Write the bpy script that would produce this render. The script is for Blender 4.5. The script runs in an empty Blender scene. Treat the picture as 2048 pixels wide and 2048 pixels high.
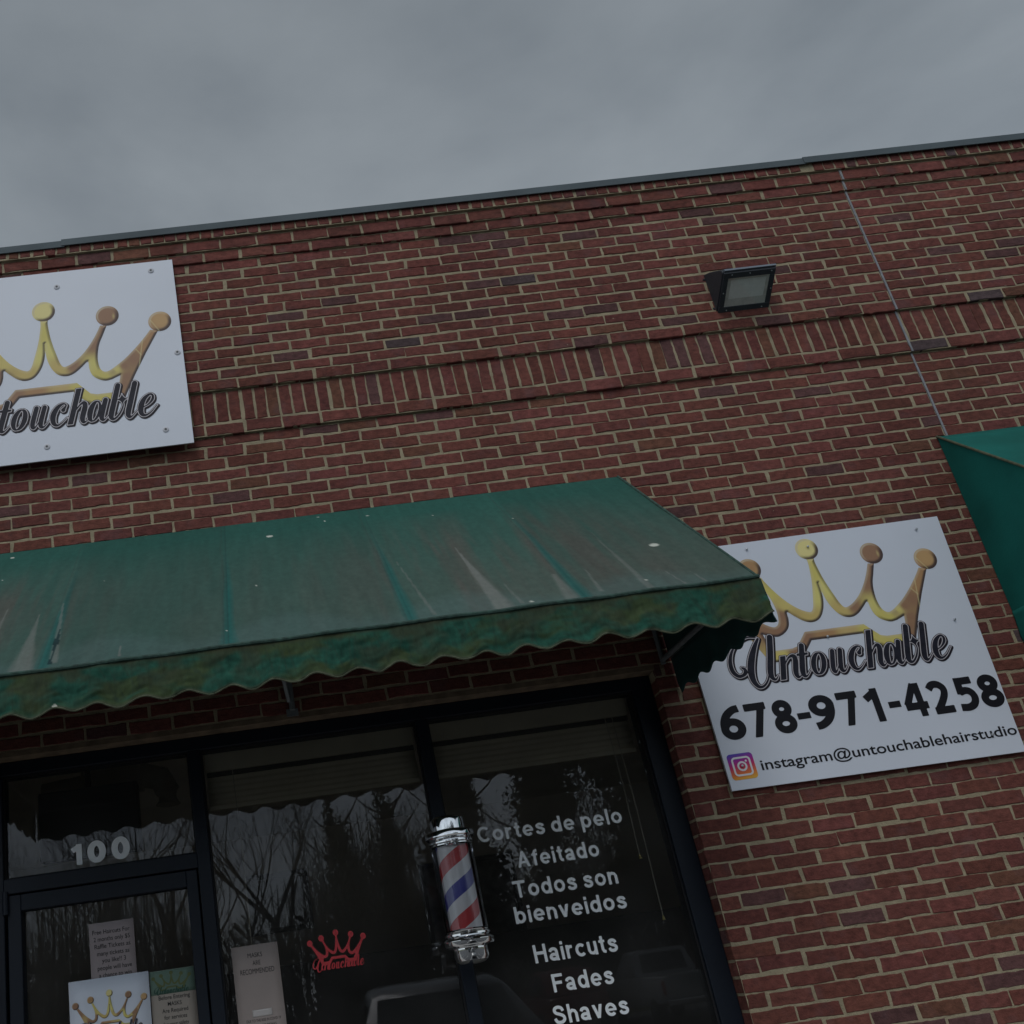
import bpy, bmesh, math, random
import numpy as np
from mathutils import Vector, Matrix

SC = bpy.context.scene
COL = SC.collection
random.seed(7)
RNG = np.random.default_rng(11)
H = 5.48                                     # height of the lowest corbel line above the pavement

# ------------------------------------------------------------------ camera, sky, sun, exposure
def make_camera():
    pitch, ya, ro = 0.3686773386, 0.0530248914, -0.1495169928
    f = np.array([math.sin(ya)*math.cos(pitch), math.cos(ya)*math.cos(pitch), math.sin(pitch)])
    r = np.array([math.cos(ya), -math.sin(ya), 0.0])
    u = np.cross(r, f)
    r2 = math.cos(ro)*r + math.sin(ro)*u
    u2 = -math.sin(ro)*r + math.cos(ro)*u
    cd = bpy.data.cameras.new('camera')
    cd.sensor_fit = 'HORIZONTAL'
    cd.sensor_width = 36.0
    cd.lens = 1945.786/2048*36.0
    cd.shift_x = (1024-638.122)/2048
    cd.shift_y = (1258.378-1024)/2048
    cd.clip_start = 0.02
    cd.clip_end = 2000
    o = bpy.data.objects.new('camera', cd)
    COL.objects.link(o)
    M = Matrix(((r2[0], u2[0], -f[0], -0.25133), (r2[1], u2[1], -f[1], -4.39039),
                (r2[2], u2[2], -f[2], -4.00685+H), (0, 0, 0, 1)))
    o.matrix_world = M
    SC.camera = o
make_camera()

SUN_ELEV, SUN_AZ = math.radians(48), math.radians(195)     # light comes from behind the viewer, through cloud
def make_world():
    w = bpy.data.worlds.new("World")
    SC.world = w
    w.use_nodes = True
    nt = w.node_tree
    nt.nodes.clear()
    N = nt.nodes.new
    out = N('ShaderNodeOutputWorld'); bg = N('ShaderNodeBackground')
    sky = N('ShaderNodeTexSky'); sky.sky_type = 'NISHITA'; sky.sun_disc = False
    sky.sun_elevation = SUN_ELEV; sky.sun_rotation = SUN_AZ
    tc = N('ShaderNodeTexCoord')
    mp = N('ShaderNodeMapping'); mp.inputs['Scale'].default_value = (1.0, 1.0, 2.2)
    n1 = N('ShaderNodeTexNoise'); n1.inputs['Scale'].default_value = 2.6; n1.inputs['Detail'].default_value = 6; n1.inputs['Roughness'].default_value = .5
    n1.inputs['Distortion'].default_value = .35
    n2 = N('ShaderNodeTexNoise'); n2.inputs['Scale'].default_value = 5.5; n2.inputs['Detail'].default_value = 4
    mx = N('ShaderNodeMix'); mx.data_type = 'FLOAT'; mx.inputs[0].default_value = .3
    ra = N('ShaderNodeValToRGB')
    ra.color_ramp.elements[0].position = .33; ra.color_ramp.elements[0].color = (1.95, 2.26, 2.56, 1)
    ra.color_ramp.elements[1].position = .68; ra.color_ramp.elements[1].color = (3.2, 3.58, 3.90, 1)
    m2 = N('ShaderNodeMix'); m2.data_type = 'RGBA'; m2.inputs[0].default_value = .94
    L = nt.links.new
    L(tc.outputs['Generated'], mp.inputs['Vector'])
    L(mp.outputs[0], n1.inputs['Vector']); L(mp.outputs[0], n2.inputs['Vector'])
    L(n1.outputs['Fac'], mx.inputs[2]); L(n2.outputs['Fac'], mx.inputs[3])
    L(mx.outputs[0], ra.inputs[0])
    L(sky.outputs[0], m2.inputs[6]); L(ra.outputs[0], m2.inputs[7])
    sz = N('ShaderNodeSeparateXYZ'); L(tc.outputs['Generated'], sz.inputs[0])
    gr = N('ShaderNodeMapRange'); gr.inputs[1].default_value = 0.0; gr.inputs[2].default_value = .8; gr.inputs[3].default_value = 1.38; gr.inputs[4].default_value = .80
    L(sz.outputs['Z'], gr.inputs[0])
    gm = N('ShaderNodeVectorMath'); gm.operation = 'SCALE'; L(m2.outputs[2], gm.inputs[0]); L(gr.outputs[0], gm.inputs['Scale'])
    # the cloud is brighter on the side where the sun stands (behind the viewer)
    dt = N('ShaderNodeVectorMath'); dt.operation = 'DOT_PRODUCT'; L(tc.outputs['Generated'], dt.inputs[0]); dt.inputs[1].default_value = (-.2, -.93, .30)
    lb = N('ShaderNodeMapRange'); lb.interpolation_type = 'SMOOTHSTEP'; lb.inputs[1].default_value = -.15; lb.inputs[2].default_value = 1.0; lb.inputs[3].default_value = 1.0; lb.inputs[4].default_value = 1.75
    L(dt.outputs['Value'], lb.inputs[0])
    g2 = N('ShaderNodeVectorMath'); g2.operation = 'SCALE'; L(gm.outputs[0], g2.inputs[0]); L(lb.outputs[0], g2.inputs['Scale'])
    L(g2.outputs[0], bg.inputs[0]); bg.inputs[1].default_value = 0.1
    L(bg.outputs[0], out.inputs[0])
make_world()

sd = bpy.data.lights.new('sun', 'SUN')
sd.energy = 0.8
sd.angle = math.radians(26)
sd.color = (1.0, .985, .97)
so = bpy.data.objects.new('sun', sd); COL.objects.link(so)
_d = Vector((math.sin(SUN_AZ)*math.cos(SUN_ELEV)*1.0, math.cos(SUN_AZ)*math.cos(SUN_ELEV), math.sin(SUN_ELEV)))
so.rotation_euler = _d.to_track_quat('Z', 'Y').to_euler()
so.location = (0, -20, 30)
vs = SC.view_settings
vs.view_transform = 'Standard'; vs.look = 'None'; vs.exposure = 0.0; vs.gamma = 1.0; vs.use_curve_mapping = False
SC.cycles.max_bounces = 8
SC.cycles.transparent_max_bounces = 24

# ------------------------------------------------------------------ helpers
def zz(z): return z + H

def tag(o, label=None, cat=None, group=None, kind=None):
    if label: o['label'] = label
    if cat: o['category'] = cat
    if group: o['group'] = group
    if kind: o['kind'] = kind
    return o

def empty(name, loc=(0, 0, 0), label=None, cat=None, group=None):
    o = bpy.data.objects.new(name, None)
    o.empty_display_size = .1
    COL.objects.link(o); o.location = loc
    return tag(o, label, cat, group)

def link_mesh(name, me, mat, parent=None):
    o = bpy.data.objects.new(name, me)
    COL.objects.link(o)
    if mat is not None:
        for m in (mat if isinstance(mat, (list, tuple)) else [mat]): me.materials.append(m)
    if parent is not None:
        o.parent = parent
        o.matrix_parent_inverse = Matrix.Translation(parent_world(parent)).inverted()
    return o

def parent_world(p):
    v = Vector(p.location)
    # every parent in this scene is unrotated; parts are built in world space
    if p.parent is not None: v = Vector((0, 0, 0)) if p.type == 'MESH' else v
    return v

def mesh_from(name, V, F, mat, parent=None, smooth=False, cols=None, matidx=None):
    me = bpy.data.meshes.new(name)
    me.from_pydata([tuple(map(float, v)) for v in V], [], [tuple(map(int, f)) for f in F])
    if cols is not None:
        at = me.color_attributes.new('Col', 'FLOAT_COLOR', 'POINT')
        c = np.ones((len(V), 4), dtype=np.float32); c[:, :cols.shape[1]] = cols
        at.data.foreach_set('color', c.ravel())
    if matidx is not None:
        me.polygons.foreach_set('material_index', np.array(matidx, dtype=np.int32))
    if smooth:
        me.polygons.foreach_set('use_smooth', [True]*len(me.polygons))
    me.update()
    return link_mesh(name, me, mat, parent)

class MB:
    """collects simple solids and turns them into one mesh"""
    def __init__(s): s.V = []; s.F = []
    def add(s, V, F):
        n = len(s.V); s.V += [tuple(v) for v in V]; s.F += [tuple(i+n for i in f) for f in F]; return s
    def box(s, x0, x1, y0, y1, z0, z1):
        V = [(x, y, z) for x in (x0, x1) for y in (y0, y1) for z in (z0, z1)]
        F = [(0, 1, 3, 2), (4, 6, 7, 5), (0, 4, 5, 1), (2, 3, 7, 6), (0, 2, 6, 4), (1, 5, 7, 3)]
        return s.add(V, F)
    def tube(s, pts, r, n=8, caps=True):
        pts = [Vector(p) for p in pts]
        rs = r if isinstance(r, (list, tuple)) else [r]*len(pts)
        V = []; F = []
        for i, p in enumerate(pts):
            d = (pts[min(i+1, len(pts)-1)] - pts[max(i-1, 0)]).normalized()
            a = d.cross(Vector((0, 0, 1)))
            if a.length < 1e-3: a = Vector((1, 0, 0))
            a.normalize(); b = d.cross(a)
            for k in range(n):
                t = 2*math.pi*k/n
                V.append(p + (a*math.cos(t) + b*math.sin(t))*rs[i])
        for i in range(len(pts)-1):
            for k in range(n):
                F.append((i*n+k, i*n+(k+1) % n, (i+1)*n+(k+1) % n, (i+1)*n+k))
        if caps:
            F.append(tuple(range(n-1, -1, -1))); F.append(tuple((len(pts)-1)*n+k for k in range(n)))
        return s.add(V, F)
    def lathe(s, cx, cy, prof, n=40, k_=1.0):
        V = []; F = []; prof = [(r*k_, z) for r, z in prof]
        for r, z in prof:
            for k in range(n):
                t = 2*math.pi*k/n
                V.append((cx+r*math.cos(t), cy+r*math.sin(t), z))
        for i in range(len(prof)-1):
            for k in range(n):
                F.append((i*n+k, i*n+(k+1) % n, (i+1)*n+(k+1) % n, (i+1)*n+k))
        return s.add(V, F)
    def prism_x(s, prof, x0, x1):
        """prof: list of (y,z); extruded along X"""
        n = len(prof)
        V = [(x0, y, z) for y, z in prof] + [(x1, y, z) for y, z in prof]
        F = [tuple(range(n)), tuple(range(2*n-1, n-1, -1))]
        for i in range(n):
            F.append((i, i+n, (i+1) % n+n, (i+1) % n))
        return s.add(V, F)
    def build(s, name, mat, parent=None, smooth=False, bevel=0, seg=2):
        o = mesh_from(name, s.V, s.F, mat, parent, smooth)
        bm = bmesh.new(); bm.from_mesh(o.data)
        bmesh.ops.recalc_face_normals(bm, faces=bm.faces)
        if bevel:
            es = [e for e in bm.edges if len(e.link_faces) == 2 and e.calc_face_angle(0) > .6]
            bmesh.ops.bevel(bm, geom=es, offset=bevel, segments=seg, affect='EDGES', profile=.5)
        bm.to_mesh(o.data); bm.free()
        if smooth:
            o.data.polygons.foreach_set('use_smooth', [True]*len(o.data.polygons))
            try: o.data.set_sharp_from_angle(angle=math.radians(35))
            except Exception: pass
        return o

# ------------------------------------------------------------------ materials
def new_mat(name):
    m = bpy.data.materials.new(name); m.use_nodes = True
    nt = m.node_tree; b = nt.nodes['Principled BSDF']
    return m, nt, b

def plain(name, col, rough=.6, metal=0., var=.0, scale=20., bump=0., bscale=80., spec=.5, coat=0.):
    m, nt, b = new_mat(name)
    b.inputs['Base Color'].default_value = (*col, 1)
    b.inputs['Roughness'].default_value = rough
    b.inputs['Metallic'].default_value = metal
    b.inputs['Specular IOR Level'].default_value = spec
    b.inputs['Coat Weight'].default_value = coat
    tc = nt.nodes.new('ShaderNodeTexCoord')
    if var:
        n = nt.nodes.new('ShaderNodeTexNoise'); n.inputs['Scale'].default_value = scale; n.inputs['Detail'].default_value = 6
        nt.links.new(tc.outputs['Object'], n.inputs['Vector'])
        r = nt.nodes.new('ShaderNodeValToRGB')
        r.color_ramp.elements[0].position = .3; r.color_ramp.elements[1].position = .7
        r.color_ramp.elements[0].color = tuple(c*(1-var) for c in col)+(1,)
        r.color_ramp.elements[1].color = tuple(min(1, c*(1+var)) for c in col)+(1,)
        nt.links.new(n.outputs['Fac'], r.inputs[0]); nt.links.new(r.outputs[0], b.inputs['Base Color'])
    if bump:
        n = nt.nodes.new('ShaderNodeTexNoise'); n.inputs['Scale'].default_value = bscale; n.inputs['Detail'].default_value = 5
        nt.links.new(tc.outputs['Object'], n.inputs['Vector'])
        bp = nt.nodes.new('ShaderNodeBump'); bp.inputs['Strength'].default_value = bump; bp.inputs['Distance'].default_value = .01
        nt.links.new(n.outputs['Fac'], bp.inputs['Height']); nt.links.new(bp.outputs[0], b.inputs['Normal'])
    return m

def colattr(name, rough=.6, noise=0., nscale=60., bump=0., bscale=120., spec=.5, stretch=(1, 1, 1)):
    """colour comes from the mesh's own printed / dyed colour attribute, broken up by noise"""
    m, nt, b = new_mat(name)
    a = nt.nodes.new('ShaderNodeAttribute'); a.attribute_name = 'Col'
    b.inputs['Roughness'].default_value = rough
    b.inputs['Specular IOR Level'].default_value = spec
    tc = nt.nodes.new('ShaderNodeTexCoord')
    mp = nt.nodes.new('ShaderNodeMapping'); mp.inputs['Scale'].default_value = stretch
    nt.links.new(tc.outputs['Object'], mp.inputs['Vector'])
    last = a.outputs['Color']
    if noise:
        n = nt.nodes.new('ShaderNodeTexNoise'); n.inputs['Scale'].default_value = nscale; n.inputs['Detail'].default_value = 8; n.inputs['Roughness'].default_value = .65
        nt.links.new(mp.outputs[0], n.inputs['Vector'])
        mr = nt.nodes.new('ShaderNodeMapRange'); mr.inputs[1].default_value = .25; mr.inputs[2].default_value = .75
        mr.inputs[3].default_value = 1-noise; mr.inputs[4].default_value = 1+noise
        nt.links.new(n.outputs['Fac'], mr.inputs[0])
        mm = nt.nodes.new('ShaderNodeVectorMath'); mm.operation = 'SCALE'
        nt.links.new(last, mm.inputs[0]); nt.links.new(mr.outputs[0], mm.inputs['Scale'])
        last = mm.outputs[0]
    nt.links.new(last, b.inputs['Base Color'])
    if bump:
        n = nt.nodes.new('ShaderNodeTexNoise'); n.inputs['Scale'].default_value = bscale; n.inputs['Detail'].default_value = 6
        nt.links.new(mp.outputs[0], n.inputs['Vector'])
        bp = nt.nodes.new('ShaderNodeBump'); bp.inputs['Strength'].default_value = bump; bp.inputs['Distance'].default_value = .006
        nt.links.new(n.outputs['Fac'], bp.inputs['Height']); nt.links.new(bp.outputs[0], b.inputs['Normal'])
    return m

def glass_mat(name, tint=(.78, .8, .8), boost=2.2, rough=0.0, veil=0.0, wave=0.0):
    m = bpy.data.materials.new(name); m.use_nodes = True
    nt = m.node_tree; nt.nodes.clear(); N = nt.nodes.new; L = nt.links.new
    out = N('ShaderNodeOutputMaterial'); mix = N('ShaderNodeMixShader'); t = N('ShaderNodeBsdfTransparent'); g = N('ShaderNodeBsdfGlossy')
    t.inputs[0].default_value = (*tint, 1); g.inputs['Roughness'].default_value = rough
    g.inputs[0].default_value = (.95, .96, 1.0, 1)
    fr = N('ShaderNodeFresnel'); fr.inputs[0].default_value = 1.52
    mu = N('ShaderNodeMath'); mu.operation = 'MULTIPLY'; mu.inputs[1].default_value = boost; mu.use_clamp = True
    L(fr.outputs[0], mu.inputs[0]); L(mu.outputs[0], mix.inputs[0]); L(t.outputs[0], mix.inputs[1]); L(g.outputs[0], mix.inputs[2])
    last = mix
    tc = N('ShaderNodeTexCoord')
    if veil:  # pale veil mixed into the glass colour, standing in for a grey haze
        d = N('ShaderNodeBsdfDiffuse'); d.inputs[0].default_value = (.75, .74, .72, 1)
        n = N('ShaderNodeTexNoise'); n.inputs['Scale'].default_value = 3.5; n.inputs['Detail'].default_value = 6; L(tc.outputs['Object'], n.inputs['Vector'])
        r = N('ShaderNodeMapRange'); r.inputs[1].default_value = .3; r.inputs[2].default_value = .7; r.inputs[3].default_value = veil*.6; r.inputs[4].default_value = veil*1.4
        L(n.outputs['Fac'], r.inputs[0])
        m2 = N('ShaderNodeMixShader'); L(r.outputs[0], m2.inputs[0]); L(mix.outputs[0], m2.inputs[1]); L(d.outputs[0], m2.inputs[2]); last = m2
    if wave:
        n = N('ShaderNodeTexNoise'); n.inputs['Scale'].default_value = 4.0; n.inputs['Detail'].default_value = 2; L(tc.outputs['Object'], n.inputs['Vector'])
        bp = N('ShaderNodeBump'); bp.inputs['Strength'].default_value = wave; bp.inputs['Distance'].default_value = .01
        L(n.outputs['Fac'], bp.inputs['Height']); L(bp.outputs[0], g.inputs['Normal'])
    L(last.outputs[0], out.inputs[0])
    return m

M = {}
def brick_materials():
    # bricks: colour per brick, mottled inside, rough face
    m, nt, b = new_mat('brick')
    N = nt.nodes.new; L = nt.links.new
    a = N('ShaderNodeAttribute'); a.attribute_name = 'Col'
    tc = N('ShaderNodeTexCoord')
    mp = N('ShaderNodeMapping'); mp.inputs['Scale'].default_value = (1, 1, 1.6)
    L(tc.outputs['Object'], mp.inputs['Vector'])
    n1 = N('ShaderNodeTexNoise'); n1.inputs['Scale'].default_value = 26; n1.inputs['Detail'].default_value = 9; n1.inputs['Roughness'].default_value = .68
    L(mp.outputs[0], n1.inputs['Vector'])
    mr = N('ShaderNodeMapRange'); mr.inputs[1].default_value = .28; mr.inputs[2].default_value = .75; mr.inputs[3].default_value = .50; mr.inputs[4].default_value = 1.45
    L(n1.outputs['Fac'], mr.inputs[0])
    sc = N('ShaderNodeVectorMath'); sc.operation = 'SCALE'
    L(a.outputs['Color'], sc.inputs[0]); L(mr.outputs[0], sc.inputs['Scale'])
    # blue-grey flashing in soft patches
    n2 = N('ShaderNodeTexNoise'); n2.inputs['Scale'].default_value = 9; n2.inputs['Detail'].default_value = 4
    L(tc.outputs['Object'], n2.inputs['Vector'])
    r2 = N('ShaderNodeMapRange'); r2.inputs[1].default_value = .56; r2.inputs[2].default_value = .72; r2.inputs[3].default_value = 0; r2.inputs[4].default_value = .3
    L(n2.outputs['Fac'], r2.inputs[0])
    mx = N('ShaderNodeMix'); mx.data_type = 'RGBA'
    L(r2.outputs[0], mx.inputs[0]); L(sc.outputs[0], mx.inputs[6]); mx.inputs[7].default_value = (.125, .078, .085, 1)
    # small mortar smears and pale flecks
    n3 = N('ShaderNodeTexNoise'); n3.inputs['Scale'].default_value = 48; n3.inputs['Detail'].default_value = 3
    mp3 = N('ShaderNodeMapping'); mp3.inputs['Scale'].default_value = (.6, 1, 1.2); mp3.inputs['Location'].default_value = (3.1, 0, 7.7)
    L(tc.outputs['Object'], mp3.inputs['Vector']); L(mp3.outputs[0], n3.inputs['Vector'])
    r3 = N('ShaderNodeMapRange'); r3.inputs[1].default_value = .735; r3.inputs[2].default_value = .78; r3.inputs[3].default_value = 0; r3.inputs[4].default_value = .6
    L(n3.outputs['Fac'], r3.inputs[0])
    m3 = N('ShaderNodeMix'); m3.data_type = 'RGBA'
    L(r3.outputs[0], m3.inputs[0]); L(mx.outputs[2], m3.inputs[6]); m3.inputs[7].default_value = (.40, .33, .24, 1)
    # slow weathering across the whole wall
    n4 = N('ShaderNodeTexNoise'); n4.inputs['Scale'].default_value = 1.3; n4.inputs['Detail'].default_value = 5
    mp4 = N('ShaderNodeMapping'); mp4.inputs['Scale'].default_value = (1.3, 1, .5); L(tc.outputs['Object'], mp4.inputs['Vector']); L(mp4.outputs[0], n4.inputs['Vector'])
    r4 = N('ShaderNodeMapRange'); r4.inputs[1].default_value = .3; r4.inputs[2].default_value = .7; r4.inputs[3].default_value = .82; r4.inputs[4].default_value = 1.16
    L(n4.outputs['Fac'], r4.inputs[0])
    s4 = N('ShaderNodeVectorMath'); s4.operation = 'SCALE'; L(m3.outputs[2], s4.inputs[0]); L(r4.outputs[0], s4.inputs['Scale'])
    L(s4.outputs[0], b.inputs['Base Color'])
    b.inputs['Roughness'].default_value = .9; b.inputs['Specular IOR Level'].default_value = .25
    nb = N('ShaderNodeTexNoise'); nb.inputs['Scale'].default_value = 120; nb.inputs['Detail'].default_value = 7
    L(tc.outputs['Object'], nb.inputs['Vector'])
    ad = N('ShaderNodeMath'); ad.operation = 'ADD'; L(nb.outputs['Fac'], ad.inputs[0]); L(n1.outputs['Fac'], ad.inputs[1])
    bp = N('ShaderNodeBump'); bp.inputs['Strength'].default_value = .55; bp.inputs['Distance'].default_value = .006
    L(ad.outputs[0], bp.inputs['Height']); L(bp.outputs[0], b.inputs['Normal'])
    M['brick'] = m
    M['mortar'] = plain('mortar', (.345, .292, .195), rough=.95, var=.22, scale=14, bump=.6, bscale=150, spec=.2)
brick_materials()
M['coping'] = plain('coping_metal', (.095, .118, .13), rough=.7, var=.15, scale=3, spec=.2)
M['sealant'] = plain('joint_sealant', (.23, .235, .25), rough=.7, var=.2, scale=25)
M['lintel'] = plain('lintel_steel', (.16, .115, .075), rough=.8, var=.35, scale=18)
M['frame'] = plain('dark_bronze_frame', (.006, .010, .018), rough=.5, var=.12, scale=6, spec=.3)
M['gasket'] = plain('black_gasket', (.008, .008, .01), rough=.7)
M['glass'] = glass_mat('window_glass', (.95, .96, .95), 1.05, .0, .024, .003)
M['pole_glass'] = glass_mat('pole_glass', (.95, .96, .96), 1.1)
M['sign_white'] = plain('sign_white_aluminium', (.655, .695, .775), rough=.45, var=.035, scale=1.3, spec=.4)
M['sign_edge'] = plain('sign_edge', (.55, .56, .6), rough=.5)
M['print'] = colattr('printed_gold', rough=.5, spec=.25)
M['letter_black'] = plain('printed_black', (.010, .010, .014), rough=.55, spec=.2)
M['script_dark'] = plain('printed_script_dark', (.016, .016, .026), rough=.55, var=.35, scale=30, spec=.2)
M['script_line'] = plain('printed_script_line', (.50, .47, .5), rough=.45)
M['script_shadow'] = plain('printed_script_shadow', (.016, .012, .018), rough=.55, spec=.2)
M['print_white'] = plain('printed_white', (.78, .77, .8), rough=.45)
M['screw'] = plain('screw_metal', (.5, .52, .54), rough=.35, metal=.7)
M['screw_dark'] = plain('screw_hole', (.06, .065, .07), rough=.6)
M['lamp_body'] = plain('lamp_bronze', (.028, .033, .042), rough=.5, var=.15, scale=20, bump=.1, bscale=200)
M['lamp_edge'] = plain('lamp_top_lip', (.17, .2, .24), rough=.5)
M['lamp_refl'] = plain('lamp_reflector', (.62, .58, .53), rough=.4, metal=.0, var=.15, scale=30)
M['lamp_led'] = plain('lamp_diffuser_panel', (.92, .92, .87), rough=.5, var=.05, scale=40)
M['awning_old'] = colattr('weathered_awning_fabric', rough=.85, noise=.14, nscale=38, bump=.12, bscale=300, spec=.15, stretch=(1, 1, .35))
M['valance_old'] = colattr('stained_valance_fabric', rough=.85, noise=.3, nscale=30, bump=.25, bscale=40, spec=.15, stretch=(1.6, 1, .5))
M['awning_new'] = plain('green_awning_fabric', (.008, .12, .10), rough=.8, var=.2, scale=3.5, bump=.12, bscale=90, spec=.2)
M['awning_dark'] = plain('awning_lining', (.01, .055, .052), rough=.9, var=.2, scale=6)
M['piping'] = plain('awning_piping', (.03, .07, .055), rough=.8, var=.5, scale=40)
M['piping_worn'] = plain('worn_piping', (.075, .085, .05), rough=.85, var=.35, scale=40)
M['tube'] = plain('galvanised_tube', (.20, .22, .23), rough=.5, metal=.4, var=.2, scale=20)
M['vinyl'] = plain('white_vinyl', (.90, .93, .94), rough=.5)
M['vinyl_red'] = plain('red_vinyl', (.62, .045, .055), rough=.5)
M['paper_pink'] = plain('pinkish_paper', (.33, .28, .28), rough=.9, var=.04, scale=8)
M['paper_tan'] = plain('tan_paper', (.37, .31, .285), rough=.9, var=.05, scale=9)
M['paper_beige'] = plain('beige_paper', (.33, .29, .25), rough=.9, var=.04, scale=8)
M['paper_green'] = plain('green_print', (.12, .185, .145), rough=.9, var=.05, scale=8)
M['ink'] = plain('ink', (.02, .018, .02), rough=.8)
M['ink_green'] = plain('dark_green_ink', (.02, .07, .05), rough=.8)
M['ink_olive'] = plain('olive_ink', (.11, .13, .05), rough=.8)
M['tape'] = plain('clear_tape', (.56, .52, .5), rough=.25)
M['blind'] = plain('beige_blind', (.66, .60, .46), rough=.9, var=.08, scale=7)
M['blind_line'] = plain('blind_shadow', (.07, .065, .055), rough=.8)  # dark tone for the painted shadow line across the blinds
M['cord'] = plain('cord', (.42, .38, .30), rough=.8)
M['yellow_cord'] = plain('yellow_tassel', (.45, .36, .12), rough=.7)
M['black'] = plain('black_plastic', (.006, .006, .008), rough=.5)
M['duct'] = plain('cream_duct', (.38, .34, .27), rough=.7, var=.1, scale=6)
M['room_wall'] = plain('room_wall', (.74, .68, .58), rough=.9, var=.10, scale=1.2)
M['room_floor'] = plain('room_floor', (.60, .55, .48), rough=.6, var=.15, scale=4)
M['room_dark'] = plain('room_dark', (.07, .063, .056), rough=.8, var=.2, scale=3)
M['picture'] = plain('picture_canvas', (.16, .15, .14), rough=.6, var=.5, scale=7)
M['asphalt'] = plain('asphalt', (.095, .095, .098), rough=.95, var=.3, scale=30, bump=.3)
M['concrete'] = plain('concrete', (.44, .425, .40), rough=.95, var=.15, scale=4, bump=.15)
M['grass'] = plain('winter_grass', (.11, .115, .05), rough=.95, var=.35, scale=3)
M['road_white'] = plain('road_paint', (.7, .7, .68), rough=.8)
M['bark'] = plain('bark', (.10, .085, .072), rough=.95, var=.35, scale=8)
M['leaf'] = plain('evergreen_leaf', (.06, .07, .045), rough=.85, var=.45, scale=2)
M['thicket'] = plain('thicket', (.13, .115, .095), rough=.95, var=.4, scale=1)
M['chrome'] = plain('chrome', (.80, .81, .82), rough=.07, metal=1.0)
M['car_grey'] = plain('grey_car_paint', (.11, .115, .12), rough=.3, metal=.4, coat=.6)
M['car_white'] = plain('white_car_paint', (.40, .41, .41), rough=.3, coat=.6)
M['car_dark'] = plain('dark_car_paint', (.03, .04, .06), rough=.3, coat=.6)
M['car_red'] = plain('red_car_paint', (.22, .03, .03), rough=.3, coat=.6)
M['car_glass'] = plain('car_window', (.06, .066, .07), rough=.06)
M['tyre'] = plain('tyre_rubber', (.02, .02, .02), rough=.9)
M['taillight'] = plain('tail_light', (.35, .02, .02), rough=.3)
M['headlight'] = plain('head_light', (.6, .62, .62), rough=.15)

# ------------------------------------------------------------------ ground
def sheet(name, x0, x1, y0, y1, z, mat, kind='structure'):
    o = mesh_from(name, [(x0, y0, z), (x1, y0, z), (x1, y1, z), (x0, y1, z)], [(0, 1, 2, 3)], mat)
    o['kind'] = kind
    return o
sheet('ground', -300, 300, -400, 300, -.16, M['grass'])
sheet('parking_lot', -40, 40, -28, -1.6, -.13, M['asphalt'])
b = MB().box(-30, 30, -1.6, .0, -.16, 0.0)
b.build('sidewalk', M['concrete'], bevel=.012)['kind'] = 'structure'
b = MB().box(-40, 40, -28.25, -28.0, -.16, .0); b.build('kerb', M['concrete'], bevel=.02)['kind'] = 'structure'
b = MB()
for i in range(-9, 11):
    x = i*2.75 - .5
    b.add([(x-.05, -6.6, -.126), (x+.05, -6.6, -.126), (x+.05, -1.75, -.126), (x-.05, -1.75, -.126)], [(0, 1, 2, 3)])
b.build('parking_lines', M['road_white'])['kind'] = 'structure'

# ------------------------------------------------------------------ the brick building
OPX0, OPX1 = -1.665, 1.534          # storefront opening
HEAD = -2.735                       # its head (fit height)
COURSE = .06773
PITCH = .2032
XJ = 3.396                          # expansion joint
WX0, WX1 = -4.2, 7.4

building = empty('brick_building', (0, 0, 0), 'red brick shop building with dark framed storefront and grey metal roof coping', 'building')

def row_bottom(j):
    """true height of the bottom of course j and the plane (proud of the lower wall) it lies in"""
    if j <= 13:
        z0 = -COURSE*(j + .11 - .0235*j); y = -.034
    elif j < 18:
        za, zb = -COURSE*(13+.11-.0235*13), -COURSE*18
        z0 = za + (zb-za)*(j-13)/5.0; y = -.017
    else:
        z0 = -COURSE*j; y = 0.0
    return z0 - abs(y)*(4.007+z0)/4.39, y

def phase(j, x):
    if j <= 17: a = .157
    elif j <= 25: a = .143
    elif j >= 42 and x < 2.4: a = .0
    elif j >= 49: a = .0
    else: a = .153
    return a if j % 2 else a + PITCH/2

def brick_colour():
    t = RNG.random()
    if t < .905: c = np.array([.155, .052, .042])*(.84+.32*RNG.random()) * np.array([1, .96+.10*RNG.random(), .93+.14*RNG.random()])
    elif t < .96: c = np.array([.112, .052, .050])*(.85+.3*RNG.random())
    elif t < .99: c = np.array([.160, .068, .044])*(.85+.25*RNG.random())
    else: c = np.array([.09, .062, .064])*(.85+.3*RNG.random())
    return c

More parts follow.
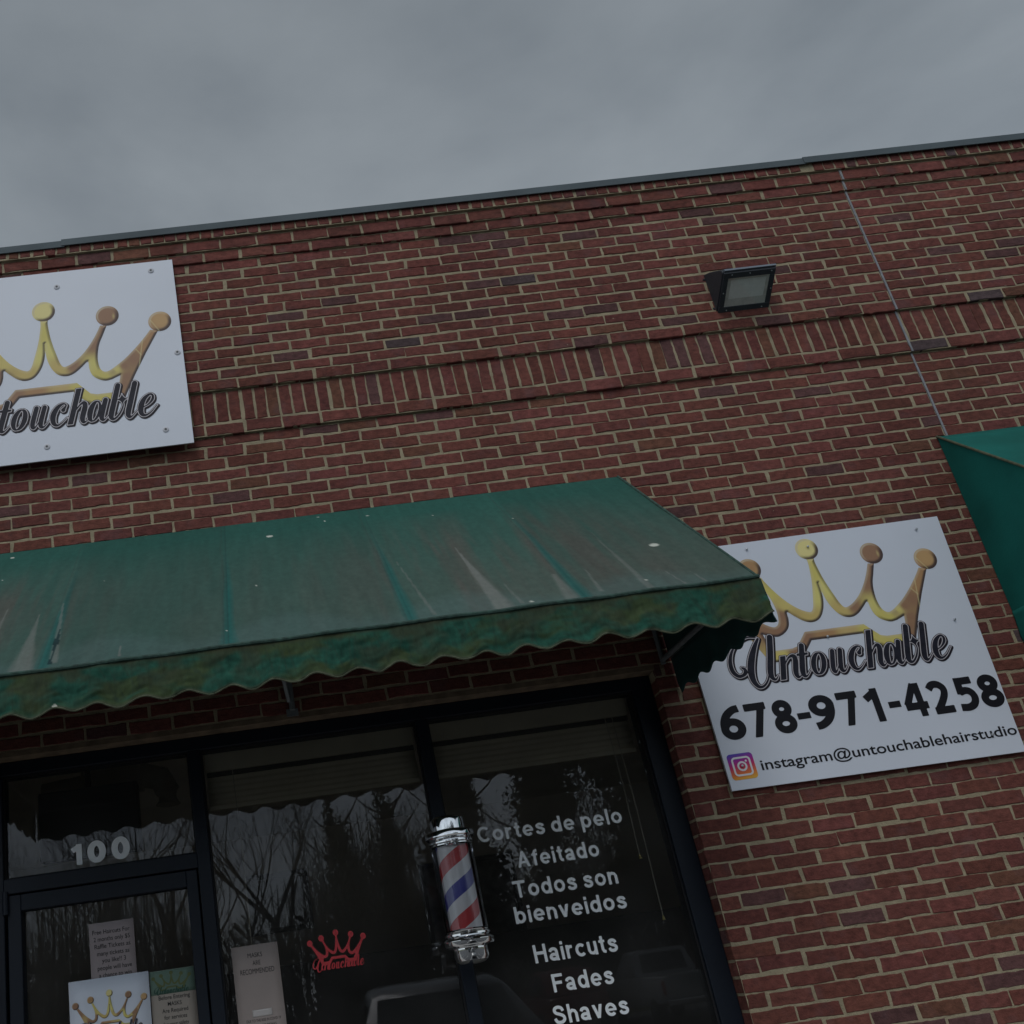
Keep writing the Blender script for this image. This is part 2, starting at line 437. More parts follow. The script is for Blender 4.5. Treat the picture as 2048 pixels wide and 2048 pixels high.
BV, BF, BC = [], [], []
def add_brick(x0, x1, z0, z1, y, depth=.010, fine=True, flip=None, col=None):
    """one brick with a ragged outline; face at plane y, reaching 'depth' into the wall (into the mortar)"""
    nx = max(3, int((x1-x0)/.018)) if fine else 1
    nz = max(3, int((z1-z0)/.018)) if fine else 1
    P = []
    for i in range(nx): P.append((x0+(x1-x0)*i/nx, z0))
    for i in range(nz): P.append((x1, z0+(z1-z0)*i/nz))
    for i in range(nx): P.append((x1-(x1-x0)*i/nx, z1))
    for i in range(nz): P.append((x0, z1-(z1-z0)*i/nz))
    P = np.array(P); n = len(P)
    c = np.array([(x0+x1)/2, (z0+z1)/2])
    if fine:
        r = np.clip(np.cumsum(RNG.normal(0, .0013, (n, 2)), axis=0), -.0032, .0032)
        w = np.minimum(np.arange(n), n-np.arange(n))/n*2
        P = P + r*np.minimum(1, w[:, None]*6) + RNG.normal(0, .0007, (n, 2))
        P += RNG.normal(0, .0015, 2)
    hx, hz = (x1-x0)/2, (z1-z0)/2
    Q = c + (P-c)*np.array([1-.0026/hx, 1-.0026/hz])
    yo = y + (float(np.clip(RNG.normal(0, .0010), -.0016, .0010)) if fine else 0)
    base = len(BV)
    for p in P: BV.append((p[0], y+depth, p[1]))
    for p in P: BV.append((p[0], yo+.0022, p[1]))
    for p in Q: BV.append((p[0], yo, p[1]))
    for i in range(n):
        k = (i+1) % n
        BF.append((base+i, base+k, base+n+k, base+n+i))
        BF.append((base+n+i, base+n+k, base+2*n+k, base+2*n+i))
    BF.append(tuple(base+2*n+i for i in range(n)))
    cc = brick_colour() if col is None else col
    BC.extend([cc]*(3*n))

J2 = .0062
def run_row(j, z0, z1, y, xa, xb, depth=.010, gb=1.0):
    """stretchers between xa and xb in course j"""
    k0 = int(math.floor((xa-1)/PITCH)); k1 = int(math.ceil((xb+1)/PITCH))
    cuts = []
    for k in range(k0, k1+1):
        xm = xa if xb <= 2.4 else (xb if xa >= 2.4 else k*PITCH)
        x = k*PITCH + phase(j, k*PITCH if xb-xa > 1.2 else (xa+xb)/2)
        if xa+.04 < x < xb-.04: cuts.append(x + (RNG.normal(0, .0025)))
    cuts = sorted(cuts)
    c2 = []
    for x in cuts:
        if c2 and x-c2[-1] < .06: continue
        c2.append(x)
    xs = [xa-J2] + c2 + [xb+J2]
    for a, bb in zip(xs[:-1], xs[1:]):
        g = J2 + abs(RNG.normal(0, .0009))
        fine = (-2.2 < (a+bb)/2 < 5.2)
        add_brick(a+g, bb-g, z0+J2*.92*gb, z1-J2*.92, y, depth, fine)

MV, MF = [], []
def mortar(x0, x1, y, z0, z1):
    n = len(MV); MV.extend([(x0, y, z0), (x1, y, z0), (x1, y, z1), (x0, y, z1)]); MF.append((n, n+1, n+2, n+3))

REC = .0032
def build_wall():
    zc = [(-.037, .030, -.046), (.030, .103, -.058)]
    # two corbelled stretcher courses, then a rowlock course
    for i, (a, bz, y) in enumerate(zc):
        for xa, xb in ((WX0, XJ-.007), (XJ+.007, WX1)):
            run_row(0 if i == 0 else -1, a, bz, y, xa, xb, .05, .15)
    x = WX0 + .0
    k = int((WX1-WX0)/(PITCH/3))
    for i in range(k):
        xa = WX0+.05+i*PITCH/3; 
        if abs(xa+PITCH/6-3.188) < .02: continue
        add_brick(xa+J2*.9, xa+PITCH/3-J2*.9,   .103+.004, .176, -.074, .03, -2 < xa < 5)
    for (a, bz, y) in [(-.037, .030, -.046), (.030, .103, -.058), (.103, .18, -.074)]:
        n = len(MV)
        MV.extend([(WX0, y+REC, a), (WX1, y+REC, a), (WX1, y+REC, bz), (WX0, y+REC, bz), (WX0, .1, a), (WX1, .1, a)])
        MF.append((n, n+1, n+2, n+3)); MF.append((n, n+4, n+5, n+1))
    # plain courses
    top = row_bottom(0)[0]
    jmax = 81
    prev = top
    for j in range(1, jmax+1):
        zb, y = row_bottom(j)
        zt = row_bottom(j-1)[0]
        if j in (14, 15, 16):
            if j == 14:
                zt = row_bottom(13)[0]; zb3 = row_bottom(16)[0]
                ks = int((WX1-WX0)/(PITCH/3))+1
                off = .157 - 3*PITCH
                k0 = int(math.floor((WX0-.157)/(PITCH/3)))
                for q in range(ks):
                    xa = .157 + (k0+q)*PITCH/3
                    jit = RNG.normal(0, .0025)
                    if xa < WX0 or xa+PITCH/3 > WX1: continue
                    a, bb = xa+J2+jit*.5, xa+PITCH/3-J2+jit*.5
                    if abs(a-XJ) < .012: a = XJ+.009
                    if abs(bb-XJ) < .012: bb = XJ-.009
                    add_brick(a, bb, zb3+J2+RNG.normal(0, .0015), zt-J2*.9+RNG.normal(0, .0015), y, .02, -2 < xa < 5)
            continue
        segs = [(WX0, WX1)]
        if zz(zt) <= zz(HEAD)+.03:
            segs = [(WX0, OPX0), (OPX1, WX1)]
        out = []
        for a, bb in segs:
            if a < XJ < bb: out += [(a, XJ-.007), (XJ+.007, bb)]
            else: out.append((a, bb))
        for a, bb in out:
            run_row(j, zb, zt, y, a, bb, .035 if j in (13, 17) else .02, .15 if j in (13, 17) else 1.0)
    # mortar behind
    zu = row_bottom(13)[0]; zl = row_bottom(17)[0]
    mortar(WX0, WX1, -.034+REC, zu, .0)
    mortar(WX0, WX1, -.017+REC, zl, zu)
    zopen = row_bottom(40)[0]
    mortar(WX0, WX1, REC, zopen, zl)
    mortar(WX0, OPX0, REC, -H, zopen)
    mortar(OPX1, WX1, REC, -H, zopen)
    # undersides of the steps
    for (ya, yb, z) in ((-.034+REC, -.017+REC+.004, zu), (-.017+REC, REC+.004, zl)):
        n = len(MV); MV.extend([(WX0, ya, z), (WX1, ya, z), (WX1, yb, z), (WX0, yb, z)]); MF.append((n, n+1, n+2, n+3))
    # jamb returns: mortar, and a brick end in every course
    for X, s in ((OPX1, -1), (OPX0, 1)):
        n = len(MV); xm = X - s*REC
        MV.extend([(xm, REC, -H), (xm, .16, -H), (xm, .16, zopen), (xm, REC, zopen)]); MF.append((n, n+1, n+2, n+3))
        for j in range(42, jmax+1):
            zb = row_bottom(j)[0]; zt = row_bottom(j-1)[0]
            c = brick_colour()
            n = len(BV)
            x0, x1 = X, X - s*.012
            a, e = zb+J2, zt-J2
            V = [(x0, .004, a), (x0, .094, a), (x0, .094, e), (x0, .004, e), (x1, .004, a), (x1, .094, a), (x1, .094, e), (x1, .004, e)]
            BV.extend(V); BC.extend([c]*8)
            BF.extend([(n, n+1, n+2, n+3), (n, n+4, n+5, n+1), (n+3, n+2, n+6, n+7), (n+1, n+5, n+6, n+2), (n, n+3, n+7, n+4)])
build_wall()
nb = len(BV)
BV2 = [(x, y, zz(z)) for x, y, z in BV] + [(x, y, zz(z)) for x, y, z in MV]
BF2 = BF + [tuple(i+nb for i in f) for f in MF]
cols = np.zeros((len(BV2), 3), np.float32); cols[:nb] = np.array(BC, np.float32)
wall = mesh_from('wall', BV2, BF2, [M['brick'], M['mortar']], building, cols=cols, matidx=[0]*len(BF)+[1]*len(MF))
bm = bmesh.new(); bm.from_mesh(wall.data); bmesh.ops.recalc_face_normals(bm, faces=bm.faces); bm.to_mesh(wall.data); bm.free()

# wall core, roof, side walls (closed building body behind the brick skin)
mb = MB()
mb.box(WX0, OPX0-.03, .16, .30, 0, zz(.12)); mb.box(OPX1+.03, WX1, .16, .30, 0, zz(.12)); mb.box(OPX0-.03, OPX1+.03, .16, .30, zz(-2.70), zz(.12))
mb.box(WX0, WX0+.2, .30, 9, 0, zz(-.3)); mb.box(WX1-.2, WX1, .30, 9, 0, zz(-.3)); mb.box(WX0, WX1, 9, 9.2, 0, zz(-.3))
mb.build('block_core', M['mortar'], building)
mb = MB().box(WX0, WX1, .30, 9.2, zz(-.36), zz(-.3)); mb.build('roof', M['asphalt'], building)
# room lining
room = MB()
room.box(-3.6, 5, 6.0, 6.06, 0, 3.25); room.box(-3.66, -3.6, .302, 6.06, 0, 3.25); room.box(5, 5.06, .302, 6.06, 0, 3.25)
room.build('interior_wall', M['room_wall'], building)
MB().box(-3.66, 5.06, .302, 6.06, 3.25, 3.3).build('interior_ceiling', M['room_wall'], building)
MB().box(-3.66, 5.06, .302, 6.06, -.02, .02).build('interior_floor', M['room_floor'], building)
# coping in three lapped lengths
for i, (xa, xb, dz, dy) in enumerate(((WX0-.05, -1.12, -.006, 0), (-1.135, 3.20, .0, -.004), (3.188, WX1+.05, .004, -.008))):
    prof = [(-.078+dy, zz(.150+dz)), (-.084+dy, zz(.150+dz)), (-.083+dy, zz(.194+dz)), (.36, zz(.208+dz)), (.36, zz(.202+dz)), (-.077+dy, zz(.189+dz))]
    MB().prism_x(prof, xa, xb).build('coping', M['coping'], building)
# expansion joint sealant, following the steps of the wall
sj = MB()
for (a, bz, y) in ((.030, .103, -.058), (-.037, .030, -.046), (row_bottom(13)[0], -.037, -.034), (row_bottom(17)[0], row_bottom(13)[0], -.017), (-5.4, row_bottom(17)[0], .0)):
    sj.box(XJ-.0055, XJ+.0055, y-.0028, y+.012, zz(a), zz(bz))
sj.build('expansion_joint', M['sealant'], building)
# lintel: steel angle with a bead of mortar over it
MB().box(OPX0-.12, OPX1+.10, .002, .10, zz(HEAD), zz(row_bottom(40)[0])-.001).build('lintel', M['lintel'], building)

# ------------------------------------------------------------------ storefront (frame, panes, door) as parts of the building
FY0, FY1, GY = .085, .20, .125
GT = -2.80                                   # top of glass
SILL = -5.15
def frame_part(name, boxes, parent=building):
    mb = MB()
    for x0, x1, z0, z1 in boxes: mb.box(x0, x1, FY0, FY1, zz(z0), zz(z1))
    return mb.build(name, M['frame'], parent, bevel=.003, seg=1)
XL, XA0, XA1, XB0, XB1, XR = -1.585, -.714, -.656, .374, .431, 1.437
frame_part('storefront_frame', [(OPX0+.001, OPX1-.001, GT, HEAD-.001), (OPX0+.001, XL, -H, GT), (XA0, XA1, -H, GT), (XB0, XB1, SILL, GT), (XR, OPX1-.001, -H, GT),
                                (XA1, XB0, -H+.02, SILL), (XB1, XR, -H+.02, SILL), (XL, XA0, -3.341, -3.275)])
# outer gasket lines / secondary inner stops
gk = MB()
for (x0, x1, z0, z1) in ((XL, XA0, -3.275, GT), (XA1, XB0, SILL, GT), (XB1, XR, SILL, GT)):
    w = .008
    for bx in ((x0, x0+w, z0, z1), (x1-w, x1, z0, z1), (x0+w, x1-w, z0, z0+w), (x0+w, x1-w, z1-w, z1)):
        gk.box(bx[0], bx[1], GY-.018, GY-.003, zz(bx[2]), zz(bx[3]))
gk.build('glazing_gasket', M['gasket'], building)
def pane(x0, x1, z0, z1, parent=building, y=GY, name='window_pane'):
    return mesh_from(name, [(x0, y, zz(z0)), (x1, y, zz(z0)), (x1, y, zz(z1)), (x0, y, zz(z1))], [(0, 1, 2, 3)], M['glass'], parent)
pane(XA1, XB0, SILL, GT); pane(XB1, XR, SILL, GT); pane(XL, XA0, -3.275, GT)
# door leaf
DX0, DX1, DT = -1.572, -.722, -3.347
mb = MB()
for x0, x1, z0, z1 in ((DX0, -1.512, -H+.02, DT), (-.772, DX1, -H+.02, DT), (-1.512, -.772, -3.419, DT), (-1.512, -.772, -H+.02, -5.2)):
    mb.box(x0, x1, FY0+.006, FY1-.04, zz(z0), zz(z1))
door = mb.build('door', M['frame'], building, bevel=.003, seg=1)
dp = pane(-1.512, -.772, -5.2, -3.419, None, GY+.006, 'door_pane'); dp.parent = door
hh = MB().tube([(-1.578, FY0-.002, zz(-3.33)), (-1.578, FY0-.002, zz(-3.43))], .014, 10).build('hinge', M['frame'], None, smooth=True); hh.parent = door
hd = MB().tube([(-.80, FY0-.05, zz(-4.25)), (-.80, FY0-.05, zz(-4.65))], .012, 10); hd.tube([(-.80, FY0-.05, zz(-4.28)), (-.80, FY0+.008, zz(-4.28))], .009, 8); hd.tube([(-.80, FY0-.05, zz(-4.62)), (-.80, FY0+.008, zz(-4.62))], .009, 8)
hd = hd.build('handle', M['chrome'], None, smooth=True); hd.parent = door

# ------------------------------------------------------------------ signed-distance drawing of the printed emblem and script
def catmull(P, n=8):
    P = np.array(P, float)
    Q = np.vstack([2*P[0]-P[1], P, 2*P[-1]-P[-2]])
    out = []
    for i in range(1, len(Q)-2):
        p0, p1, p2, p3 = Q[i-1], Q[i], Q[i+1], Q[i+2]
        for t in np.linspace(0, 1, n, endpoint=False):
            out.append(.5*((2*p1)+(-p0+p2)*t+(2*p0-5*p1+4*p2-p3)*t*t+(-p0+3*p1-3*p2+p3)*t**3))
    out.append(Q[-2])
    return np.array(out)

def sdf_stroke(X, Z, P):
    """P: (n,3) x,z,width"""
    d = np.full(X.shape, 1e3)
    for (x0, z0, w0), (x1, z1, w1) in zip(P[:-1], P[1:]):
        ex, ez = x1-x0, z1-z0
        L = ex*ex+ez*ez+1e-12
        t = np.clip(((X-x0)*ex+(Z-z0)*ez)/L, 0, 1)
        d = np.minimum(d, np.hypot(X-x0-t*ex, Z-z0-t*ez) - (w0+(w1-w0)*t)/2)
    return d

def sdf_poly(X, Z, P):
    d = np.full(X.shape, 1e9); inside = np.zeros(X.shape, bool)
    n = len(P)
    for i in range(n):
        x0, z0 = P[i]; x1, z1 = P[(i+1) % n]
        ex, ez = x1-x0, z1-z0
        L = ex*ex+ez*ez+1e-12
        t = np.clip(((X-x0)*ex+(Z-z0)*ez)/L, 0, 1)
        d = np.minimum(d, (X-x0-t*ex)**2+(Z-z0-t*ez)**2)
        c = ((z0 > Z) != (z1 > Z)) & (X < (x1-x0)*(Z-z0)/(z1-z0+1e-15)+x0)
        inside ^= c
    return np.where(inside, -1, 1)*np.sqrt(d)

def contour_mesh(xs, zs, D):
    """filled region D<0 as polygons (marching squares, vertices shared)"""
    nz, nx = D.shape
    V = []; idx = {}; F = []
    def corner(i, j):
        k = (0, i, j)
        if k not in idx: idx[k] = len(V); V.append((xs[j], zs[i]))
        return idx[k]
    def edge(i0, j0, i1, j1):
        k = (1, i0, j0, i1, j1)
        if k not in idx:
            a, b_ = D[i0, j0], D[i1, j1]; t = a/(a-b_)
            idx[k] = len(V); V.append((xs[j0]+(xs[j1]-xs[j0])*t, zs[i0]+(zs[i1]-zs[i0])*t))
        return idx[k]
    neg = D < 0
    cnt = neg[:-1, :-1].astype(int)+neg[1:, :-1]+neg[:-1, 1:]+neg[1:, 1:]
    for i, j in zip(*np.nonzero(cnt)):
        if cnt[i, j] == 4:
            F.append((corner(i, j), corner(i, j+1), corner(i+1, j+1), corner(i+1, j))); continue
        cs = [(i, j), (i, j+1), (i+1, j+1), (i+1, j)]
        poly = []
        for k in range(4):
            a, c = cs[k], cs[(k+1) % 4]
            if neg[a]: poly.append(corner(*a))
            if neg[a] != neg[c]:
                e = (a, c) if a < c else (c, a)
                poly.append(edge(*e[0], *e[1]))
        if len(poly) >= 3: F.append(tuple(poly))
    return np.array(V), F

# crown, in metres about the centre of its middle ball (measured on the sign)
R1UP = [(.018, -.054), (.018, -.084), (.027, -.151), (.039, -.206), (.054, -.26), (.067, -.303), (.082, -.326), (.103, -.325), (.136, -.307), (.176, -.272), (.214, -.224), (.247, -.17), (.273, -.117)]
R2UP = [(.303, -.124), (.282, -.175), (.265, -.214), (.254, -.259), (.250, -.311), (.258, -.358), (.277, -.379), (.303, -.376), (.346, -.348), (.384, -.318), (.436, -.267), (.483, -.214), (.514, -.174)]
ARM = [(.551, -.185), (.483, -.303), (.42, -.421), (.362, -.545), (.325, -.545), (.345, -.45), (.353, -.409)]
R2LO = [(.312, -.426), (.278, -.430), (.241, -.413), (.217, -.387), (.206, -.351), (.202, -.313)]
R1LO = [(.176, -.335), (.141, -.365), (.106, -.380), (.069, -.375), (.040, -.351), (.016, -.307), (.003, -.253), (.0, -.185)]
def crown_sdf(X, Z):
    right = np.vstack([catmull(R1UP, 4), catmull(R2UP, 4), np.array(ARM), catmull(R2LO+R1LO[:1], 4)[:-1], catmull(R1LO, 4)])
    left = right[::-1].copy(); left[:, 0] *= -1
    D = sdf_poly(X, Z, np.vstack([right, left[1:]]))
    for bx, bz in ((0, 0), (.311, -.066), (.565, -.132), (-.314, -.068), (-.565, -.132)):
        D = np.minimum(D, np.hypot(X-bx, Z-bz)-.0565)
    band = [(-.36, -.498), (-.235, -.498), (-.205, -.490), (-.150, -.424), (.143, -.424), (.205, -.490), (.235, -.498), (.36, -.498), (.35, -.553), (.215, -.553), (.185, -.535), (.125, -.470), (-.130, -.470), (-.185, -.535), (-.215, -.555), (-.35, -.555)]
    return np.minimum(D, sdf_poly(X, Z, np.array(band)))

SLANT = .27; BASE = -.645
def sl(P):
    return np.array([(b+SLANT*h, BASE+h, w) for b, h, w in P])
def script_sdf(X, Z):
    D = np.full(X.shape, 1e3)
    def st(P, n=6):
        nonlocal D
        D = np.minimum(D, sdf_stroke(X, Z, catmull(sl(P), n)))
    def quad(b, w, h0, h1):
        nonlocal D
        P = np.array([(b-w/2+SLANT*h0, BASE+h0), (b+w/2+SLANT*h0, BASE+h0), (b+w/2+SLANT*h1, BASE+h1), (b-w/2+SLANT*h1, BASE+h1)])
        D = np.minimum(D, sdf_poly(X, Z, P))
    # n
    quad(-.325, .028, 0, .116)
    st([(-.318, .07, .006), (-.297, .104, .010), (-.274, .110, .020), (-.264, .088, .026), (-.264, .03, .026), (-.255, .006, .017), (-.241, .008, .006), (-.226, .03, .004)])
    # t
    st([(-.231, .155, .026), (-.231, .1, .027), (-.231, .03, .027), (-.222, .006, .018), (-.207, .007, .007), (-.190, .032, .004)])
    quad(-.2295, .056, .106, .119)
    # o
    P = []
    for k in range(21):
        a = 2*math.pi*k/20
        P.append((-.151+.0255*math.cos(a), .057+.051*math.sin(a), .008+.017*abs(math.cos(a))))
    st(P, 3)
    # u
    st([(-.082, .108, .023), (-.082, .03, .024), (-.074, .006, .018), (-.062, .012, .007), (-.049, .05, .005)])
    st([(-.044, .108, .023), (-.044, .03, .024), (-.035, .006, .018), (-.02, .008, .007), (-.004, .036, .004)])
    # c
    st([(.050, .082, .022), (.052, .088, .016), (.058, .106, .008), (.042, .115, .011), (.019, .097, .022), (.008, .058, .028), (.018, .02, .023), (.038, .004, .013), (.058, .014, .006), (.078, .04, .004)])
    # h
    quad(.101, .027, 0, .188)
    st([(.110, .07, .006), (.128, .102, .010), (.144, .107, .020), (.152, .085, .026), (.152, .03, .026), (.162, .006, .017), (.176, .009, .006), (.192, .036, .004)])
    # a
    P = []
    for k in range(17):
        a = 2*math.pi*k/16
        P.append((.205+.022*math.cos(a), .056+.051*math.sin(a), .008+.015*abs(math.cos(a))*(1.3 if math.cos(a) < 0 else .4)))
    st(P, 3)
    st([(.244, .110, .024), (.243, .03, .025), (.252, .006, .017), (.266, .010, .006), (.280, .036, .004)])
    # b
    st([(.288, .180, .026), (.288, .1, .027), (.288, .03, .027), (.296, .006, .018), (.312, .005, .011), (.329, .03, .010), (.336, .065, .008), (.330, .088, .006)])
    P = []
    for k in range(32):
        a = 2*math.pi*k/32
        r = .0275/((abs(math.cos(a))**.62+abs(math.sin(a))**.62)**(1/.62))
        P.append((.3245+SLANT*.103+r*math.cos(a)*1.05, BASE+.103+r*math.sin(a)*1.15))
    D = np.minimum(D, sdf_poly(X, Z, np.array(P)))
    # l
    st([(.368, .182, .026), (.368, .1, .027), (.368, .03, .027), (.377, .006, .019), (.392, .008, .007), (.412, .036, .004)])
    # e
    st([(.430, .045, .006), (.455, .058, .008), (.472, .083, .014), (.468, .106, .012), (.452, .112, .012), (.431, .09, .022), (.424, .052, .028), (.433, .016, .023), (.453, .003, .013), (.477, .016, .007), (.501, .052, .004)])
    # capital U: curl, bowl, stem
    Up = [(-.503, -.560, .010), (-.492, -.568, .016), (-.492, -.584, .020), (-.508, -.597, .016), (-.532, -.597, .018), (-.551, -.570, .022), (-.549, -.522, .020), (-.527, -.475, .013), (-.492, -.440, .008), (-.440, -.415, .008), (-.396, -.416, .012)]
    D = np.minimum(D, sdf_stroke(X, Z, catmull(Up, 6)))
    Ub = [(-.385, -.428, .012), (-.412, -.465, .022), (-.443, -.520, .032), (-.464, -.578, .034), (-.467, -.628, .027), (-.452, -.660, .018), (-.428, -.662, .012), (-.402, -.640, .010), (-.380, -.600, .008)]
    D = np.minimum(D, sdf_stroke(X, Z, catmull(Ub, 6)))
    Us = [(-.326, -.428, .028), (-.350, -.515, .029), (-.375, -.598, .029), (-.374, -.628, .021), (-.360, -.637, .010), (-.341, -.618, .004)]
    D = np.minimum(D, sdf_stroke(X, Z, catmull(Us, 6)))
    return D

def logo_fields(step):
    xs = np.arange(-.64, .64, step); zs = np.arange(-.70, .09, step)
    X, Z = np.meshgrid(xs, zs)
    return xs, zs, X, Z

GY_, BR_, OR_ = (.66, .57, .16), (.33, .185, .11), (.44, .25, .12)
ANCH = [(-.565, -.132, BR_), (-.50, -.25, BR_), (-.42, -.40, (.55, .40, .16)), (-.314, -.068, OR_), (-.30, -.15, (.72, .60, .20)), (-.26, -.20, GY_), (-.20, -.28, (.66, .54, .18)), (-.10, -.35, (.62, .47, .16)), (-.27, -.40, BR_), (-.23, -.33, BR_), (-.35, -.40, BR_),
        (0, 0, (.80, .70, .30)), (0, -.12, GY_), (-.05, -.25, (.74, .66, .22)), (.03, -.22, (.74, .66, .22)), (.07, -.34, (.62, .48, .17)), (.13, -.33, BR_), (.23, -.22, BR_), (.29, -.12, BR_), (.311, -.066, BR_), (.225, -.34, (.70, .62, .2)), (.25, -.40, GY_), (.28, -.405, GY_), (.32, -.385, (.50, .40, .17)), (.335, -.375, (.70, .60, .2)), (.375, -.36, BR_), (.40, -.30, BR_), (.36, -.46, BR_),
        (.42, -.33, BR_), (.38, -.42, BR_), (.46, -.26, OR_), (.52, -.18, OR_), (.565, -.132, (.56, .35, .16)), (.35, -.52, BR_),
        (-.30, -.525, (.70, .58, .18)), (-.22, -.52, BR_), (-.15, -.45, BR_), (-.05, -.445, OR_), (.07, -.445, (.60, .44, .18)), (.15, -.445, GY_), (.19, -.50, GY_), (.28, -.525, GY_)]
def crown_colours(V):
    A = np.array([(a, b_) for a, b_, _ in ANCH]); C = np.array([c for _, _, c in ANCH])
    d2 = (V[:, None, 0]-A[None, :, 0])**2+(V[:, None, 1]-A[None, :, 1])**2
    w = 1/(d2+2e-5)**1.6
    col = (w@C)/w.sum(1, keepdims=True)
    # printed bevel: light upper-left lip, dark lower-right lip
    e = .003
    d = crown_sdf(V[:, 0], V[:, 1])
    gx = (crown_sdf(V[:, 0]+e, V[:, 1])-crown_sdf(V[:, 0]-e, V[:, 1]))/(2*e)
    gz = (crown_sdf(V[:, 0], V[:, 1]+e)-crown_sdf(V[:, 0], V[:, 1]-e))/(2*e)
    lit = (-.55*gx+.83*gz)
    rim = np.clip((d+.016)/.009, 0, 1)
    dark = rim*np.clip(-lit*1.5, 0, 1)
    light = np.clip((d+.014)/.010, 0, 1)*np.clip(lit*1.2, 0, 1)
    col = col*(1-dark[:, None]*.92)+np.array([.04, .03, .035])*dark[:, None]*.92
    col = col*(1-light[:, None]*.45)+np.array([.66, .58, .42])*light[:, None]*.45
    # the balls: a lighter ring inside a dark crescent
    for bx, bz in ((0, 0), (.311, -.066), (.565, -.132), (-.314, -.068), (-.565, -.132)):
        q = np.hypot(V[:, 0]-bx, V[:, 1]-bz); ang = ((V[:, 0]-bx)*.8-(V[:, 1]-bz)*.6)/(q+1e-6)
        k = np.clip(1-np.abs(q-.049)/.006, 0, 1)*np.clip(-ang+.1, 0, 1)*.7
        col = col*(1-k[:, None])+np.array([.62, .55, .42])*k[:, None]
        k = np.clip((q-.034)/.012, 0, 1)*np.clip(ang*1.3, 0, 1)*(q < .058)*.85
        col = col*(1-k[:, None])+np.array([.08, .05, .045])*k[:, None]
        k = np.clip(1-np.hypot((V[:, 0]-bx-.030)/.008, (V[:, 1]-bz+.006)/.022), 0, 1)*.6*(abs(bx-.311) < .01)
        col = col*(1-k[:, None])+np.array([.70, .62, .25])*k[:, None]
    # thin bright scratches of the print on the right arm
    for (x0, z0, x1, z1) in ((.475, -.215, .437, -.42), (.52, -.12, .558, -.185), (.437, -.275, .46, -.31)):
        t = np.clip(((V[:, 0]-x0)*(x1-x0)+(V[:, 1]-z0)*(z1-z0))/((x1-x0)**2+(z1-z0)**2), 0, 1)
        dd = np.hypot(V[:, 0]-x0-t*(x1-x0), V[:, 1]-z0-t*(z1-z0))
        k = np.clip(1-dd/.0035, 0, 1)[:, None]*.7
        col = col*(1-k)+np.array([.75, .68, .35])*k
    return col

def place_flat(name, V, F, cx, cz, sx, sz, y, mat, parent, cols=None):
    W = [(cx+x*sx, y, zz(cz+z*sz)) for x, z in V]
    return mesh_from(name, W, F, mat, parent, cols=cols)

LOGO = {}
def logo_data(step):
    if step in LOGO: return LOGO[step]
    xs, zs, X, Z = logo_fields(step)
    Dc = crown_sdf(X, Z); Ds = script_sdf(X, Z)
    sh = script_sdf(X-.0045, Z+.0050)
    r = dict(crown=contour_mesh(xs, zs, Dc), fill=contour_mesh(xs, zs, Ds+.0008), line=contour_mesh(xs, zs, Ds-.0030),
             shadow=contour_mesh(xs, zs, np.minimum(Ds-.0055, sh-.0065)))
    r['cols'] = crown_colours(r['crown'][0])
    LOGO[step] = r
    return r

def gold_logo(cx, cz, sx, sz, y, parent, step=.003, gap=.0008):
    L = logo_data(step)
    place_flat('crown_emblem', *L['crown'], cx, cz, sx, sz, y-gap, M['print'], parent, L['cols'])
    sc = place_flat('script_lettering', *L['shadow'], cx, cz, sx, sz, y-2*gap, M['script_shadow'], parent)
    V1 = [(cx+x*sx, y-3*gap, zz(cz+z*sz)) for x, z in L['line'][0]]
    V2 = [(cx+x*sx, y-4*gap, zz(cz+z*sz)) for x, z in L['fill'][0]]
    V0 = [tuple(v.co) for v in sc.data.vertices]; F0 = [tuple(p.vertices) for p in sc.data.polygons]
    n0 = len(V0); n1 = n0+len(V1)
    F = F0 + [tuple(i+n0 for i in f) for f in L['line'][1]] + [tuple(i+n1 for i in f) for f in L['fill'][1]]
    me = bpy.data.meshes.new('script_lettering')
    me.from_pydata(V0+V1+V2, [], F)
    for m in (M['script_shadow'], M['script_line'], M['script_dark']): me.materials.append(m)
    me.polygons.foreach_set('material_index', np.array([0]*len(F0)+[1]*len(L['line'][1])+[2]*len(L['fill'][1]), np.int32))
    me.update(); sc.data = me

# ------------------------------------------------------------------ lettering from the built-in font
FONT = bpy.data.fonts.load('<builtin>') if '<builtin>' else None
def glyph_mesh(txt, offset=0.0, shear=0.0):
    cu = bpy.data.curves.new('t', 'FONT'); cu.body = txt; cu.size = 1.0; cu.offset = offset; cu.shear = shear
    cu.resolution_u = 6
    if FONT: cu.font = FONT
    o = bpy.data.objects.new('t', cu); COL.objects.link(o)
    bpy.context.view_layer.update()
    me = bpy.data.meshes.new_from_object(o.evaluated_get(bpy.context.evaluated_depsgraph_get()))
    V = np.array([v.co[:2] for v in me.vertices]).reshape(-1, 2); F = [tuple(p.vertices) for p in me.polygons]
    bpy.data.objects.remove(o); bpy.data.curves.remove(cu); bpy.data.meshes.remove(me)
    return V, F
CAP = {}
def cap_height(off):
    if off not in CAP:
        V, _ = glyph_mesh('H', off); CAP[off] = (V[:, 1].min(), V[:, 1].max())
    return CAP[off]
